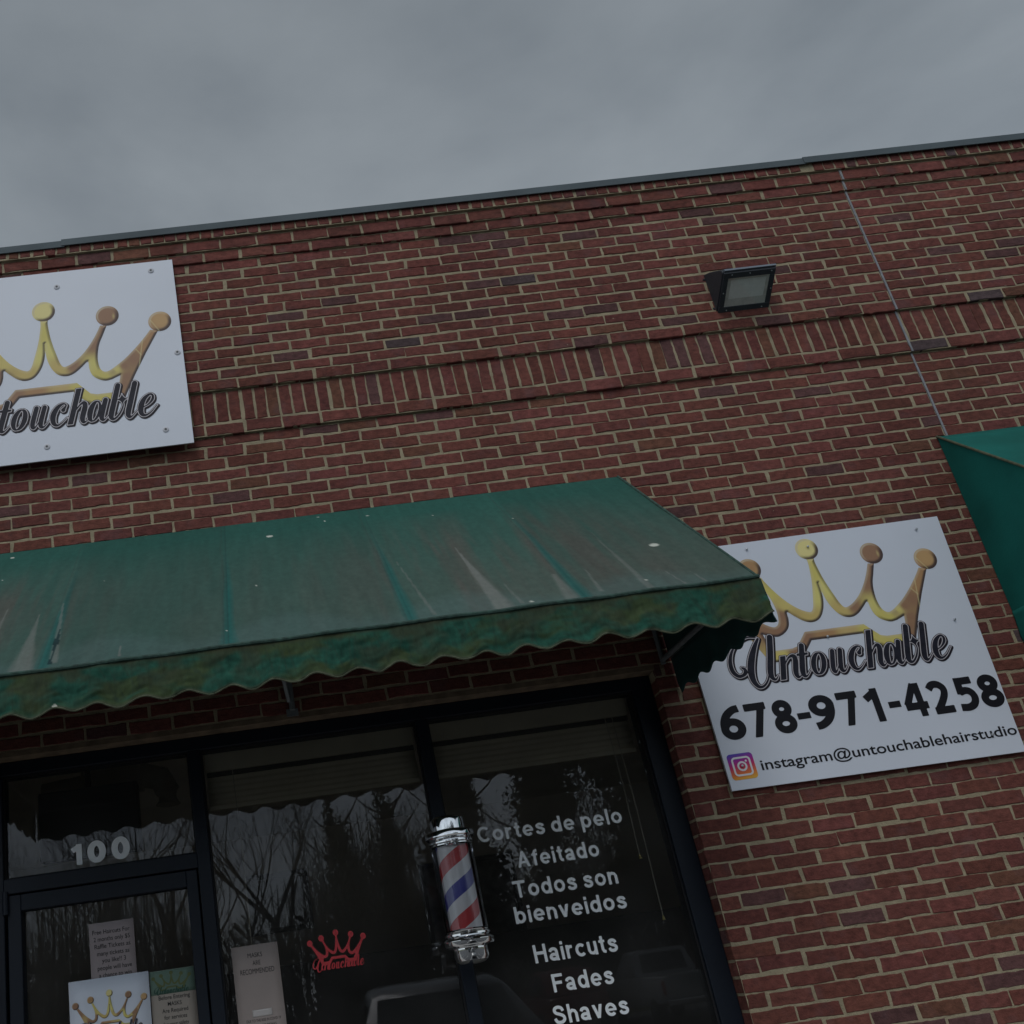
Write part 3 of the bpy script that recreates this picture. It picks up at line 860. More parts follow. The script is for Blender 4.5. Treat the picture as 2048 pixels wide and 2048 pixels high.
def text_line(name, txt, x0, x1, zb, zt, y, mat, parent, offset=0.0, shear=0.0, build=True):
    """text filling x0..x1, baseline zb, capital height up to zt (fit heights)"""
    V, F = glyph_mesh(txt, offset, shear)
    lo, hi = cap_height(offset)
    xa, xb = V[:, 0].min(), V[:, 0].max()
    sx = (x1-x0)/(xb-xa); sz = (zt-zb)/(hi-lo)
    W = [(x0+(x-xa)*sx, y, zz(zb+(z-lo)*sz)) for x, z in V]
    if not build: return W, F
    return mesh_from(name, W, F, mat, parent)
def text_block(name, lines, y, mat, parent, offset=0.0):
    V = []; F = []
    for (txt, x0, x1, zb, zt) in lines:
        w, f = text_line('', txt, x0, x1, zb, zt, y, None, None, offset, build=False)
        n = len(V); V += w; F += [tuple(i+n for i in q) for q in f]
    return mesh_from(name, V, F, mat, parent)

# plain grotesque capitals and small letters, drawn as butt-ended strokes (cap height 1)
def arc(cx, cy, rx, ry, a0, a1, n=18):
    t = np.radians(np.linspace(a0, a1, n)); return np.stack([cx+rx*np.cos(t), cy+ry*np.sin(t)], 1)
def ribbon(P, w):
    P = np.array(P, float); d = np.zeros_like(P)
    d[1:-1] = P[2:]-P[:-2]; d[0] = P[1]-P[0]; d[-1] = P[-1]-P[-2]
    d /= np.linalg.norm(d, axis=1, keepdims=True)+1e-9
    n = np.stack([-d[:, 1], d[:, 0]], 1)*w/2
    return np.vstack([P+n, (P-n)[::-1]])
RING = lambda cx, cy, rx, ry: ('ring', cx, cy, rx, ry)
NARCH = [(.1, .42), (.15, .56), (.29, .64), (.43, .60), (.5, .47), (.5, 0)]
GL = {
 'o': (.68, [RING(.34, .37, .24, .275)]), 'C': (.80, [arc(.42, .5, .325, .41, 42, 318)]), 'r': (.44, [[(.1, 0), (.1, .74)], [(.1, .40), (.14, .54), (.24, .635), (.40, .63)]]),
 't': (.40, [[(.2, .95), (.2, .22), (.24, .12), (.38, .09)], ('w', .15, [(.02, .665), (.38, .665)])]), 'e': (.68, [('w', .14, [(.12, .36), (.66, .36)]), arc(.34, .37, .24, .275, -5, 318, 26)]),
 's': (.60, [catmull([(.50, .50), (.44, .61), (.30, .65), (.17, .61), (.14, .52), (.23, .43), (.38, .37), (.49, .28), (.47, .16), (.36, .095), (.24, .095), (.14, .14), (.09, .25)], 4)]),
 'd': (.66, [RING(.32, .37, .22, .275), [(.55, 0), (.55, 1)]]), 'p': (.68, [RING(.35, .37, .22, .275), [(.11, -.27), (.11, .74)]]), 'b': (.68, [RING(.35, .37, .22, .275), [(.11, 0), (.11, 1)]]),
 'l': (.20, [[(.1, 0), (.1, 1)]]), 'i': (.20, [[(.1, 0), (.1, .73)], [(.1, .82), (.1, 1)]]), 'A': (.86, [[(.09, -.1), (.43, .95)], [(.43, .95), (.77, -.1)], ('w', .16, [(.22, .30), (.64, .30)])]),
 'f': (.40, [[(.2, 0), (.2, .75), (.25, .88), (.40, .91)], ('w', .15, [(.02, .665), (.40, .665)])]), 'a': (.62, [catmull([(.09, .50), (.14, .60), (.28, .65), (.42, .61), (.47, .48), (.47, .16), (.53, -.04)], 4), RING(.29, .22, .19, .13)]),
 'T': (.76, [[(0, .91), (.76, .91)], [(.38, 0), (.38, .9)]]), 'n': (.60, [[(.1, 0), (.1, .74)], NARCH]), 'h': (.60, [[(.1, 0), (.1, 1)], NARCH]), 'u': (.60, [[(.1, .74), (.1, .27), (.17, .14), (.31, .10), (.45, .18), (.5, .32)], [(.5, 0), (.5, .74)]]),
 'v': (.64, [[(.06, .9), (.32, .02)], [(.32, .02), (.58, .9)]]), 'c': (.62, [arc(.34, .37, .24, .275, 42, 318)]), 'H': (.78, [[(.1, 0), (.1, 1)], [(.68, 0), (.68, 1)], [(.1, .53), (.68, .53)]]),
 'F': (.66, [[(.1, 0), (.1, 1)], [(.1, .91), (.66, .91)], [(.1, .51), (.58, .51)]]), 'S': (.76, [catmull([(.63, .68), (.56, .84), (.38, .91), (.2, .86), (.14, .73), (.22, .60), (.42, .52), (.6, .42), (.65, .27), (.56, .14), (.38, .09), (.2, .14), (.1, .32)], 4)]),
 '1': (.50, [[(.38, 0), (.38, 1)], [(.42, .90), (.08, .70)]]), '2': (.66, [catmull([(.05, .76), (.18, .88), (.36, .88), (.50, .76), (.50, .60), (.38, .40), (.12, .10)], 4), [(.04, .11), (.66, .11)]]),
 '4': (.76, [[(.47, .98), (.08, .36)], [(.02, .32), (.76, .32)], [(.54, 0), (.54, 1)]]), '5': (.64, [[(.12, .89), (.60, .89)], [(.20, 1.0), (.17, .50)], catmull([(.14, .56), (.34, .60), (.49, .52), (.54, .35), (.46, .18), (.28, .10), (.04, .12)], 4)]),
 '6': (.68, [catmull([(.60, .90), (.44, .87), (.26, .74), (.15, .54), (.12, .32)], 4), RING(.34, .32, .22, .21)]), '7': (.66, [[(.0, .89), (.66, .89)], [(.54, .95), (.20, -.05)]]),
 '8': (.68, [RING(.34, .725, .185, .165), RING(.34, .29, .22, .18)]), '9': (.68, [catmull([(.08, .10), (.24, .13), (.42, .26), (.53, .46), (.56, .68)], 4), RING(.34, .68, .22, .21)]), '0': (.68, [RING(.34, .5, .225, .40)]),
}
def drawn_word(word, w, gap=.11, yclip=True, step=.026):
    x = 0; V = []; F = []
    for ch in word:
        adv, strokes = GL[ch]
        xs = np.arange(-.2, adv+.24, step); ys = np.arange(-.42, 1.12, step)
        X, Y = np.meshgrid(xs, ys); D = np.full(X.shape, 9.)
        for q in strokes:
            ww = w
            if isinstance(q, tuple) and q[0] == 'ring':
                a = np.radians(np.linspace(0, 360, 37)); P = np.stack([q[1]+q[3]*np.cos(a), q[2]+q[4]*np.sin(a), np.full(37, w)], 1)
                D = np.minimum(D, sdf_stroke(X, Y, P)); continue
            if isinstance(q, tuple) and q[0] == 'w': ww, q = q[1]*w/.19, q[2]
            D = np.minimum(D, sdf_poly(X, Y, ribbon(q, ww)))
        lo = -.27 if ch == 'p' else -.02; hi = .76 if ch == 'v' else 1.02
        if ch in 'Aavw127': lo, hi = 0, (.74 if ch == 'v' else (1.0 if ch != 'a' else 1))
        D = np.maximum(D, np.maximum(lo-Y, Y-hi))
        v, f = contour_mesh(xs, ys, D)
        n = len(V); V += [(x+a, b_) for a, b_ in v]; F += [tuple(i+n for i in g) for g in f]
        x += adv+gap
    return np.array(V), F, x-gap
def drawn_line(text, x0, x1, zb, zt, y, mat, parent, w=.172):
    words = text.split(' '); D = [drawn_word(q, w) for q in words]
    total = sum(d[2] for d in D)+.38*(len(D)-1)
    k = (x1-x0)/total; x = x0
    for (V, F, adv), q in zip(D, words):
        mesh_from('word', [(x+a*k, y, zz(zb+b_*(zt-zb))) for a, b_ in V], F, mat, parent)
        x += (adv+.38)*k

def screw(x, z, y, parent, r=.017, washer=True):
    mb = MB()
    n = 20
    if washer:
        prof = [(r, 0), (r*.96, .003), (r*.45, .005), (r*.40, .0045)]
    else:
        prof = [(r, 0), (r*.8, .004), (r*.3, .005)]
    V = []; F = []
    for q, (rr, h) in enumerate(prof):
        for k in range(n):
            t = 2*math.pi*k/n; V.append((x+rr*math.cos(t), y-h, zz(z)+rr*math.sin(t)))
    for q in range(len(prof)-1):
        for k in range(n): F.append((q*n+k, q*n+(k+1) % n, (q+1)*n+(k+1) % n, (q+1)*n+k))
    last = (len(prof)-1)*n
    F.append(tuple(last+k for k in range(n)))
    mi = [0]*(len(F)-1)+[1]
    mesh_from('screw', V, F, [M['sign_edge'] if washer else M['screw'], M['screw_dark'] if washer else M['screw']], parent, matidx=mi)

# ------------------------------------------------------------------ the two signs
def sign_panel(corners, yf, yb, parent):
    """corners: (x,z) bl, br, tr, tl"""
    V = [(x, yf, zz(z)) for x, z in corners]+[(x, yb, zz(z)) for x, z in corners]
    F = [(0, 1, 2, 3), (7, 6, 5, 4), (0, 4, 5, 1), (1, 5, 6, 2), (2, 6, 7, 3), (3, 7, 4, 0)]
    return mesh_from('panel', V, F, [M['sign_white'], M['sign_edge']], parent, matidx=[0, 1, 1, 1, 1, 1])

s2 = empty('shop_sign', (2.43, -.03, zz(-3.36)), 'white wall sign with gold crown, phone number and handle, right of the faded awning', 'sign')
sign_panel([(1.719, -3.357), (3.105, -3.366), (3.146, -2.149), (1.719, -2.160)], -.03, -.018, s2)
gold_logo(2.437, -2.235, 1, 1, -.03, s2)
digits = [('6', 1.751, 1.868), ('7', 1.882, 1.985), ('8', 2.006, 2.110), ('-', 2.121, 2.183), ('9', 2.185, 2.306), ('7', 2.324, 2.423), ('1', 2.452, 2.525), ('-', 2.559, 2.616), ('4', 2.632, 2.744), ('2', 2.758, 2.861), ('5', 2.890, 2.988), ('8', 3.000, 3.108)]
PV, PF = [], []
for ch, xa, xb in digits:
    t = (xa-1.751)/(3.108-1.751)
    zb = -3.130-.018*t
    if ch == '-':
        w, f = [(xa, -.0312, zz(zb+.058)), (xb, -.0312, zz(zb+.058)), (xb, -.0312, zz(zb+.088)), (xa, -.0312, zz(zb+.088))], [(0, 1, 2, 3)]
    else:
        V_, f, adv = drawn_word(ch, .215, step=.02)
        xm, xM = V_[:, 0].min(), V_[:, 0].max()
        w = [(xa+(a-xm)/(xM-xm)*(xb-xa), -.0312, zz(zb+b_*.162)) for a, b_ in V_]
    n = len(PV); PV += w; PF += [tuple(i+n for i in q) for q in f]
mesh_from('phone_number', PV, PF, M['letter_black'], s2)
text_line('social_handle', 'instagram@untouchablehairstudio', 1.882, 3.100, -3.284, -3.236, -.0312, M['letter_black'], s2, .011)

def app_icon(cx, cz, s, y, parent):
    xs = np.linspace(-.62, .62, 70); X, Z = np.meshgrid(xs, xs)
    def rbox(X, Z, h, r):
        qx, qz = np.abs(X)-h+r, np.abs(Z)-h+r
        return np.minimum(np.maximum(qx, qz), 0)+np.hypot(np.maximum(qx, 0), np.maximum(qz, 0))-r
    V, F = contour_mesh(xs, xs, rbox(X, Z, .5, .14))
    t = np.clip(V[:, 1]+.5-.15*V[:, 0], 0, 1)
    stops = [(0, (.85, .45, .06)), (.22, (.80, .20, .05)), (.5, (.62, .04, .13)), (.75, (.36, .03, .33)), (1, (.10, .07, .42))]
    c = np.stack([np.interp(t, [a for a, _ in stops], [q[k] for _, q in stops]) for k in range(3)], 1)
    ic = place_flat('app_icon', V, F, cx, cz, s, s, y-.001, M['print'], parent, c)
    ring = np.abs(rbox(X, Z, .335, .12))-.036
    ring = np.minimum(ring, np.abs(np.hypot(X, Z)-.155)-.036)
    ring = np.minimum(ring, np.hypot(X-.19, Z-.19)-.042)
    V, F = contour_mesh(xs, xs, ring)
    o = place_flat('camera_glyph', V, F, cx, cz, s, s, y-.002, M['print_white'], None)
    o.parent = ic
app_icon(1.797, -3.253, .120, -.03, s2)
for x, z in ((2.141, -2.195), (3.013, -2.205), (3.021, -2.698), (2.445, -2.224), (2.386, -2.698), (1.796, -3.252), (2.98, -3.27)):
    screw(x, z, -.0355, s2, .0062, False)

s1 = empty('crown_sign', (-1.26, -.04, zz(-1.2)), 'white wall sign with gold crown, high under the roof edge, cut off at left', 'sign')
sign_panel([(-1.985, -1.221), (-.5165, -1.218), (-.5295, -.014), (-1.985, -.010)], -.064, -.056, s1)
gold_logo(-1.256, -.276, 1.106, 1.158, -.064, s1)
for x, z in ((-1.182, -.096), (-.655, -.055), (-.555, -.628), (-.657, -1.105), (-1.275, -1.123), (-1.80, -.08), (-1.93, -.62), (-1.85, -1.12)):
    screw(-.251+(x+.251)*.9945, -4.007+(z+4.007)*.9945, -.0645, s1, .0165, True)

# ------------------------------------------------------------------ flood light on the wall
def flood_light():
    t = empty('flood_light', (2.55, 0, zz(-.76)), 'dark metal flood light with sloping glass, mounted above the brick soldier band', 'wall light')
    X0, X1 = 2.408, 2.708
    Yw = -.030
    prof = [(Yw, -.512), (-.05, -.522), (-.09, -.545), (-.14, -.582), (-.188, -.618), (-.207, -.640), (-.205, -.652), (-.026, -.770), (Yw, -.760)]
    MB().prism_x([(y, zz(z)) for y, z in prof], X0, X1).build('housing', M['lamp_body'], t, bevel=.004)
    # pale upper lip
    MB().prism_x([(y, zz(z)) for y, z in ((-.212, -.634), (-.206, -.630), (-.196, -.622), (-.202, -.646), (-.214, -.646))], X0+.012, X1-.001).build('top_lip', M['lamp_edge'], t)
    # frame and recessed lens on the sloping face
    a = Vector((0, -.205, zz(-.652))); c = Vector((0, -.026, zz(-.770))); dv = (c-a); Ls = dv.length; dv.normalize()
    nrm = Vector((0, dv.z, -dv.y)); 
    if nrm.y > 0: nrm = -nrm
    def P(x, s, h): q = a+dv*s+nrm*h; return (x, q.y, q.z)
    def slab(mb, x0, x1, s0, s1, h0, h1):
        V = [P(x, s, h) for x in (x0, x1) for s in (s0, s1) for h in (h0, h1)]
        mb.add(V, [(0, 1, 3, 2), (4, 6, 7, 5), (0, 4, 5, 1), (2, 3, 7, 6), (0, 2, 6, 4), (1, 5, 7, 3)])
    fr = MB(); w = .031
    slab(fr, X0+.006, X1-.006, .0, w, .0, .012); slab(fr, X0+.006, X1-.006, Ls-w, Ls, .0, .012)
    slab(fr, X0+.006, X0+.006+w*.9, w, Ls-w, .0, .012); slab(fr, X1-.006-w*.9, X1-.006, w, Ls-w, .0, .012)
    fr.build('lens_frame', M['lamp_body'], t, bevel=.002, seg=1)
    xa, xb, sa, sb = X0+.028, X1-.028, w, Ls-w
    rf = MB(); ia, ib, ja, jb = xa+.028, xb-.020, sa+.012, sb-.038
    V = [P(xa, sa, .009), P(xb, sa, .009), P(xb, sb, .009), P(xa, sb, .009), P(ia, ja, .0015), P(ib, ja, .0015), P(ib, jb, .0015), P(ia, jb, .0015)]
    rf.add(V, [(0, 1, 5, 4), (1, 2, 6, 5), (2, 3, 7, 6), (3, 0, 4, 7)])
    rf.build('reflector', M['lamp_refl'], t)
    lp = MB(); slab(lp, ia, ib, ja, jb, .0005, .0022); lp.build('diffuser', M['lamp_led'], t)
    mesh_from('lens', [P(xa, sa, .0105), P(xb, sa, .0105), P(xb, sb, .0105), P(xa, sb, .0105)], [(0, 1, 2, 3)], M['pole_glass'], t)
    for x, s in ((X0+.05, .012), (.5*(X0+X1), .012), (X1-.03, .012), (X0+.05, Ls-.012), (X1-.05, Ls-.012), (X0+.017, Ls*.5), (X1-.017, Ls*.5)):
        mb = MB(); q = Vector(P(x, s, .012)); mb.tube([q, q+nrm*.003], .0035, 8); mb.build('screw', M['screw'], t)
    for y, z in ((-.03, -.545), (-.028, -.745)):
        MB().tube([(X0+.002, y, zz(z)), (X0-.012, y, zz(z))], .0085, 10).build('knob', M['lamp_body'], t, smooth=True)
flood_light()

# ------------------------------------------------------------------ value noise used for stains with their own shape
def vnoise(x, y, seed=0):
    xi = np.floor(x).astype(int); yi = np.floor(y).astype(int); fx = x-xi; fy = y-yi
    fx = fx*fx*(3-2*fx); fy = fy*fy*(3-2*fy)
    def h(a, b_):
        n = (a*374761393 + b_*668265263 + seed*974634517) & 0x7fffffff
        n = ((n ^ (n >> 13))*1274126177) & 0x7fffffff
        return ((n ^ (n >> 16)) & 0xffff)/65535.
    return (h(xi, yi)*(1-fx)+h(xi+1, yi)*fx)*(1-fy)+(h(xi, yi+1)*(1-fx)+h(xi+1, yi+1)*fx)*fy
def fbm(x, y, seed=0, o=4):
    s = 0; a = .5; t = 0
    for k in range(o):
        s = s+a*vnoise(x*2**k, y*2**k, seed+k); t += a; a *= .55
    return s/t

# ------------------------------------------------------------------ awnings
D_AW, Z_TOP, Z_FR = -.9926, -1.688, -2.715
def grid_mesh(name, nu, nv, fn, mat, parent, colfn=None, smooth=True, thick=.003):
    U, Vv = np.meshgrid(np.linspace(0, 1, nu), np.linspace(0, 1, nv))
    P = fn(U.ravel(), Vv.ravel())
    F = [(j*nu+i, j*nu+i+1, (j+1)*nu+i+1, (j+1)*nu+i) for j in range(nv-1) for i in range(nu-1)]
    cols = colfn(U.ravel(), Vv.ravel(), P) if colfn else None
    o = mesh_from(name, P, F, mat, parent, smooth, cols)
    if thick:
        md = o.modifiers.new('thickness', 'SOLIDIFY'); md.thickness = thick; md.offset = 0
    return o

def awning(x0, x1, label, aged, seams):
    t = empty('awning', ((x0+x1)/2, 0, zz(Z_TOP)), label, 'awning')
    W = x1-x0
    fab = M['awning_old'] if aged else M['awning_new']
    def top(u, v):
        X = x0+u*W
        sag = np.zeros_like(X)
        ks = [x0]+seams+[x1]
        for a, c in zip(ks[:-1], ks[1:]):
            m = (X >= a) & (X <= c); s = (X-a)/(c-a)
            sag = np.where(m, np.sin(np.pi*np.clip(s, 0, 1))*.010, sag)
        n = (fbm(X*3, v*3, 5, 3)-.5)*.008
        off = (sag+n)*np.sin(np.pi*v)
        Y = D_AW*v + off*.72; Z = zz(Z_TOP+(Z_FR-Z_TOP)*v) - off*.70
        return np.stack([X, Y, Z], 1)
    def topcol(u, v, P):
        X = P[:, 0]
        n = len(X)
        green = np.array([.030, .112, .090]); grey = np.array([.098, .122, .102]); brown = np.array([.100, .103, .088]); teal = np.array([.012, .130, .118]); pale = np.array([.20, .215, .195])
        a = fbm(X*1.3+3, v*1.1, 1, 4); st = fbm(X*13, v*1.6+2, 2, 4); fine = fbm(X*40, v*7, 3, 3)
        c = np.repeat(green[None], n, 0)
        # weathered bloom grows down the slope
        k = np.clip((v-.10)*1.5, 0, 1)*np.clip(.35+1.1*(a-.3), 0, .95)
        c = c*(1-k[:, None])+grey*k[:, None]
        k = np.clip((st-.40)*3.2, 0, 1)*np.clip((v-.12)*3, 0, 1)*np.clip(1.25*np.exp(-((X-.62)/.36)**2)+.85*np.exp(-((X+1.30)/.28)**2)+.28*fbm(X*2, v*0, 9, 2)+.5*np.exp(-((X-1.2)/.25)**2), 0, .95)
        c = c*(1-k[:, None])+brown*k[:, None]
        # tide marks near the front edge
        k = np.clip((v-.86-.08*(a-.5)-.05*np.sin(X*9))*14, 0, 1)*.45
        c = c*(1-k[:, None])+np.array([.10, .165, .155])*k[:, None]
        # clean strips over the seams
        for sx in seams:
            wv = .010+.022*np.clip((v-.25)*1.4, 0, 1)*(.4+1.2*fbm(v*6, v*0+sx*9, 4, 2))
            dx = X-(sx+.012*(fbm(v*4, v*0+sx*5, 6, 2)-.5))
            k = np.clip(1-np.abs(dx)/wv, 0, 1)**.6*np.clip((v-.18)*2.2, .12, 1)*.8
            c = c*(1-k[:, None])+teal*k[:, None]
            k = (np.abs(dx+.02) < .003).astype(float)*.35
            c = c*(1-k[:, None])+np.array([.05, .075, .065])*k[:, None]
        pan = np.zeros(n)
        for q, sx in enumerate(seams): pan = np.where(X > sx, (q*37 % 5-2)*.035, pan)
        c = c*(1+pan)[:, None]
        for sx in seams:
            k = np.clip(1-np.abs(X-sx)/.0045, 0, 1)*.45
            c = c*(1-k[:, None])+np.array([.03, .06, .052])*k[:, None]
        # pale drip wedges that widen downhill
        for (xa, va, xb, vb, w0, w1, s) in ((.612, .475, .640, .99, .002, .050, .75), (.912, .80, .905, .98, .010, .036, .5), (1.225, .50, 1.215, .99, .002, .018, .5), (-1.208, .60, -1.19, .99, .002, .055, .62), (-1.118, .54, -1.075, .96, .004, .020, .55), (-1.36, .50, -1.365, .70, .002, .012, .6), (-.83, .90, -.825, .97, .003, .006, .7), (.70, .80, .715, .97, .002, .010, .5), (1.05, .78, 1.03, .96, .002, .012, .5), (.33, .55, .375, .97, .002, .010, .45), (1.42, .90, 1.43, .98, .002, .006, .6), (1.33, .86, 1.35, .98, .002, .007, .6)):
            s_ = np.clip((v-va)/(vb-va), 0, 1)
            xc = xa+(xb-xa)*s_; wv = w0+(w1-w0)*s_**1.2
            wv = wv*(.75+.5*fbm(X*60, v*14, 8, 2))
            k = ((v > va) & (v < vb))*np.clip((1-np.abs(X-xc)/wv)*2.2, 0, 1)*s
            c = c*(1-k[:, None])+pale*k[:, None]
        k = ((np.abs(X-(-1.090+.02*(v-.8))) < .006+.004*np.sin(v*40)) & (v > .74) & (v < .965))*.85
        c = c*(1-k[:, None])+np.array([.004, .03, .035])*k[:, None]
        # droppings
        for (xs_, vs_, rx, rv) in ((-.197, .163, .018, .010), (-1.465, .056, .010, .006), (-.289, .595, .005, .004), (-.964, .384, .004, .003), (.300, .083, .009, .004), (.087, .082, .005, .004), (1.411, .673, .022, .014), (.752, .966, .010, .004), (.609, .160, .005, .003), (1.229, .923, .006, .004), (-.42, .90, .005, .004), (.95, .30, .004, .003), (-1.46, .26, .004, .003), (.06, .03, .008, .003)):
            k = np.clip((1-np.hypot((X-xs_)/rx, (v-vs_)/rv))*4, 0, 1)
            c = c*(1-k[:, None])+np.array([.62, .64, .56])*k[:, None]
        return c*(.78+.22*fine)[:, None]
    if aged: grid_mesh('canopy', 560, 190, top, fab, t, topcol)
    else: grid_mesh('canopy', 80, 24, top, fab, t)
    # scalloped valance at the front
    PER = .1585; NS = 720
    def scallop(s): return .5+.5*np.cos(2*np.pi*s)
    def val(u, v):
        X = x0+u*W
        ph = (X+1.145)/PER
        bot = -2.893-.0*u+.026*(1-scallop(ph+.18*(fbm(X*2.2, X*0, 17, 2)-.5)))+.012*(fbm(X*6, X*0, 18, 2)-.5)-.012*np.abs(np.sin(np.pi*ph))*0
        Z = Z_FR-.004+(bot-Z_FR)*v
        wob = (fbm(X*5, v*1.2, 12, 3)-.5)*.040*v + (fbm(X*16+v*3, v*5, 13, 3)-.5)*.022*np.sqrt(v)
        Y = D_AW-.006-.016*v+wob
        return np.stack([X, Y, zz(Z)], 1)
    def valcol(u, v, P):
        X = P[:, 0]
        g1 = np.array([.018, .082, .056]); ol = np.array([.050, .068, .026]); dk = np.array([.024, .040, .028]); br = np.array([.042, .054, .032])
        a = fbm(X*5.2, v*1.9+X*.2, 21, 4); b_ = fbm(X*9+9, v*1.7, 22, 4); e = fbm(X*24, v*6, 23, 4)
        c = np.repeat(g1[None], len(X), 0)*(.35+1.3*e)[:, None]
        age = np.clip(.40+.42*u+.0*v, 0, 1)
        k = np.clip((a-.52+.26*age-.10)*6, 0, 1)*.85; c = c*(1-k[:, None])+ol*k[:, None]
        k = np.clip((b_-.50)*6, 0, 1)*.8*np.clip(1.3-v, .3, 1); c = c*(1-k[:, None])+br*k[:, None]
        k = np.clip((e-.56)*5, 0, 1)*.55; c = c*(1-k[:, None])+dk*k[:, None]
        k = np.clip((.13-v)*9, 0, 1)*.8; c = c*(1-k[:, None])+np.array([.045, .045, .025])*k[:, None]
        k = np.clip((v-.93)*22, 0, 1)*.7; c = c*(1-k[:, None])+np.array([.075, .085, .055])*k[:, None]
        # sewn creases
        for s in range(60):
            xs_ = x0+RNG.random()*W; sl_ = (RNG.random()-.5)*1.1
            k = np.clip(1-np.abs(X-xs_-sl_*(v-.5)*.16)/.0045, 0, 1)*.5*((v > .15) & (v < .9))
            c = c*(1-k[:, None])+np.array([.03, .05, .035])*k[:, None]
        k = np.clip((1-np.hypot((X-(-1.06))/.010, (v-.97)/.06))*4, 0, 1); c = c*(1-k[:, None])+np.array([.6, .6, .52])*k[:, None]
        return c
    grid_mesh('valance', NS, 26, val, M['valance_old'] if aged else fab, t, valcol if aged else None)
    MB().tube([(x0+W*i/40, D_AW-.008+.002*math.sin(i*2.1), zz(Z_FR)+.002*math.sin(i*1.3)) for i in range(41)], .0085, 8).build('front_piping', M['piping'], t, smooth=True)
    # bottom hem of the scallops
    hx = np.linspace(0, 1, 500); hp = val(hx, np.ones_like(hx))
    MB().tube([tuple(q) for q in hp], .0035, 5).build('hem', M['piping_worn'] if aged else M['piping'], t, smooth=True)
    for X, s in ((x0, -1), (x1, 1)):
        Zb = -2.690
        V = [(X, -.004, zz(Z_TOP)), (X, D_AW, zz(Z_FR)), (X, D_AW, zz(Z_FR-.012)), (X, -.004, zz(Zb))]
        V += [(X-s*.003, y, z) for _, y, z in V]
        o = mesh_from('side_panel', V, [(0, 1, 2, 3), (7, 6, 5, 4), (0, 4, 5, 1), (1, 5, 6, 2), (2, 6, 7, 3), (3, 7, 4, 0)], fab if not aged else M['awning_dark'], t)
        def sval(u, v, X=X, s=s):
            Y = -.006+u*(D_AW+.0)
            zt = Zb+(Z_FR-.008-Zb)*u
            bot = zt-.176-.004*u+.024*(1-scallop(u*6.0))
            wob = (fbm(Y*6, v*2, 31, 3)-.5)*.03*v
            return np.stack([np.full_like(u, X)+s*.003+wob+s*.006*v, Y, zz(zt+(bot-zt)*v)], 1)
        grid_mesh('side_valance', 160, 8, sval, fab if not aged else M['awning_dark'], t)
        MB().tube([(X, -.004, zz(Z_TOP)), (X, D_AW, zz(Z_FR))], .0065, 8).build('side_piping', M['piping_worn'] if not aged else M['piping'], t)
    # tube frame
    fr = MB(); r = .0125
    fr.tube([(x0+.02, D_AW+.022, zz(Z_FR)-.016), (x1-.02, D_AW+.022, zz(Z_FR)-.016)], r, 8)
    fr.tube([(x0+.02, -.022, zz(Z_TOP)-.075), (x1-.02, -.022, zz(Z_TOP)-.075)], r, 8)
    fr.tube([(x0+.02, -.02, zz(-2.70)), (x1-.02, -.02, zz(-2.70))], r*.8, 8) if not aged else None
    for X in [x0+.03]+seams+[x1-.03]:
        fr.tube([(X, -.022, zz(Z_TOP)-.065), (X, D_AW+.03, zz(Z_FR)-.025)], r, 8)
    for X in (x0+.045, x1-.045):
        fr.tube([(X, -.02, zz(-2.700)), (X, D_AW+.02, zz(Z_FR)-.016)], r, 8)
        fr.tube([(X, -.02, zz(Z_TOP)-.07), (X, -.02, zz(-2.72))], r, 8)
    if aged:
        xs_ = -.198
        fr.tube([(xs_, -.022, zz(Z_TOP)-.04), (xs_, -.022, zz(-2.70))], .014, 8); fr.box(xs_-.03, xs_+.025, -.008, 0, zz(-2.725), zz(-2.69))
        fr.tube([(xs_-.012, -.03, zz(-2.66)), (xs_-.055, -.30, zz(-2.35))], .010, 8)
    fr.build('frame', M['tube'], t, smooth=True)
    return t
awning(-1.735, 1.623, 'faded green fabric awning with stained scalloped valance over the shop front', True, [-1.108, -.413, .282, .953])
awning(3.338, 6.62, 'clean dark green awning with closed side panel at the right edge', False, [4.15, 4.97, 5.79])

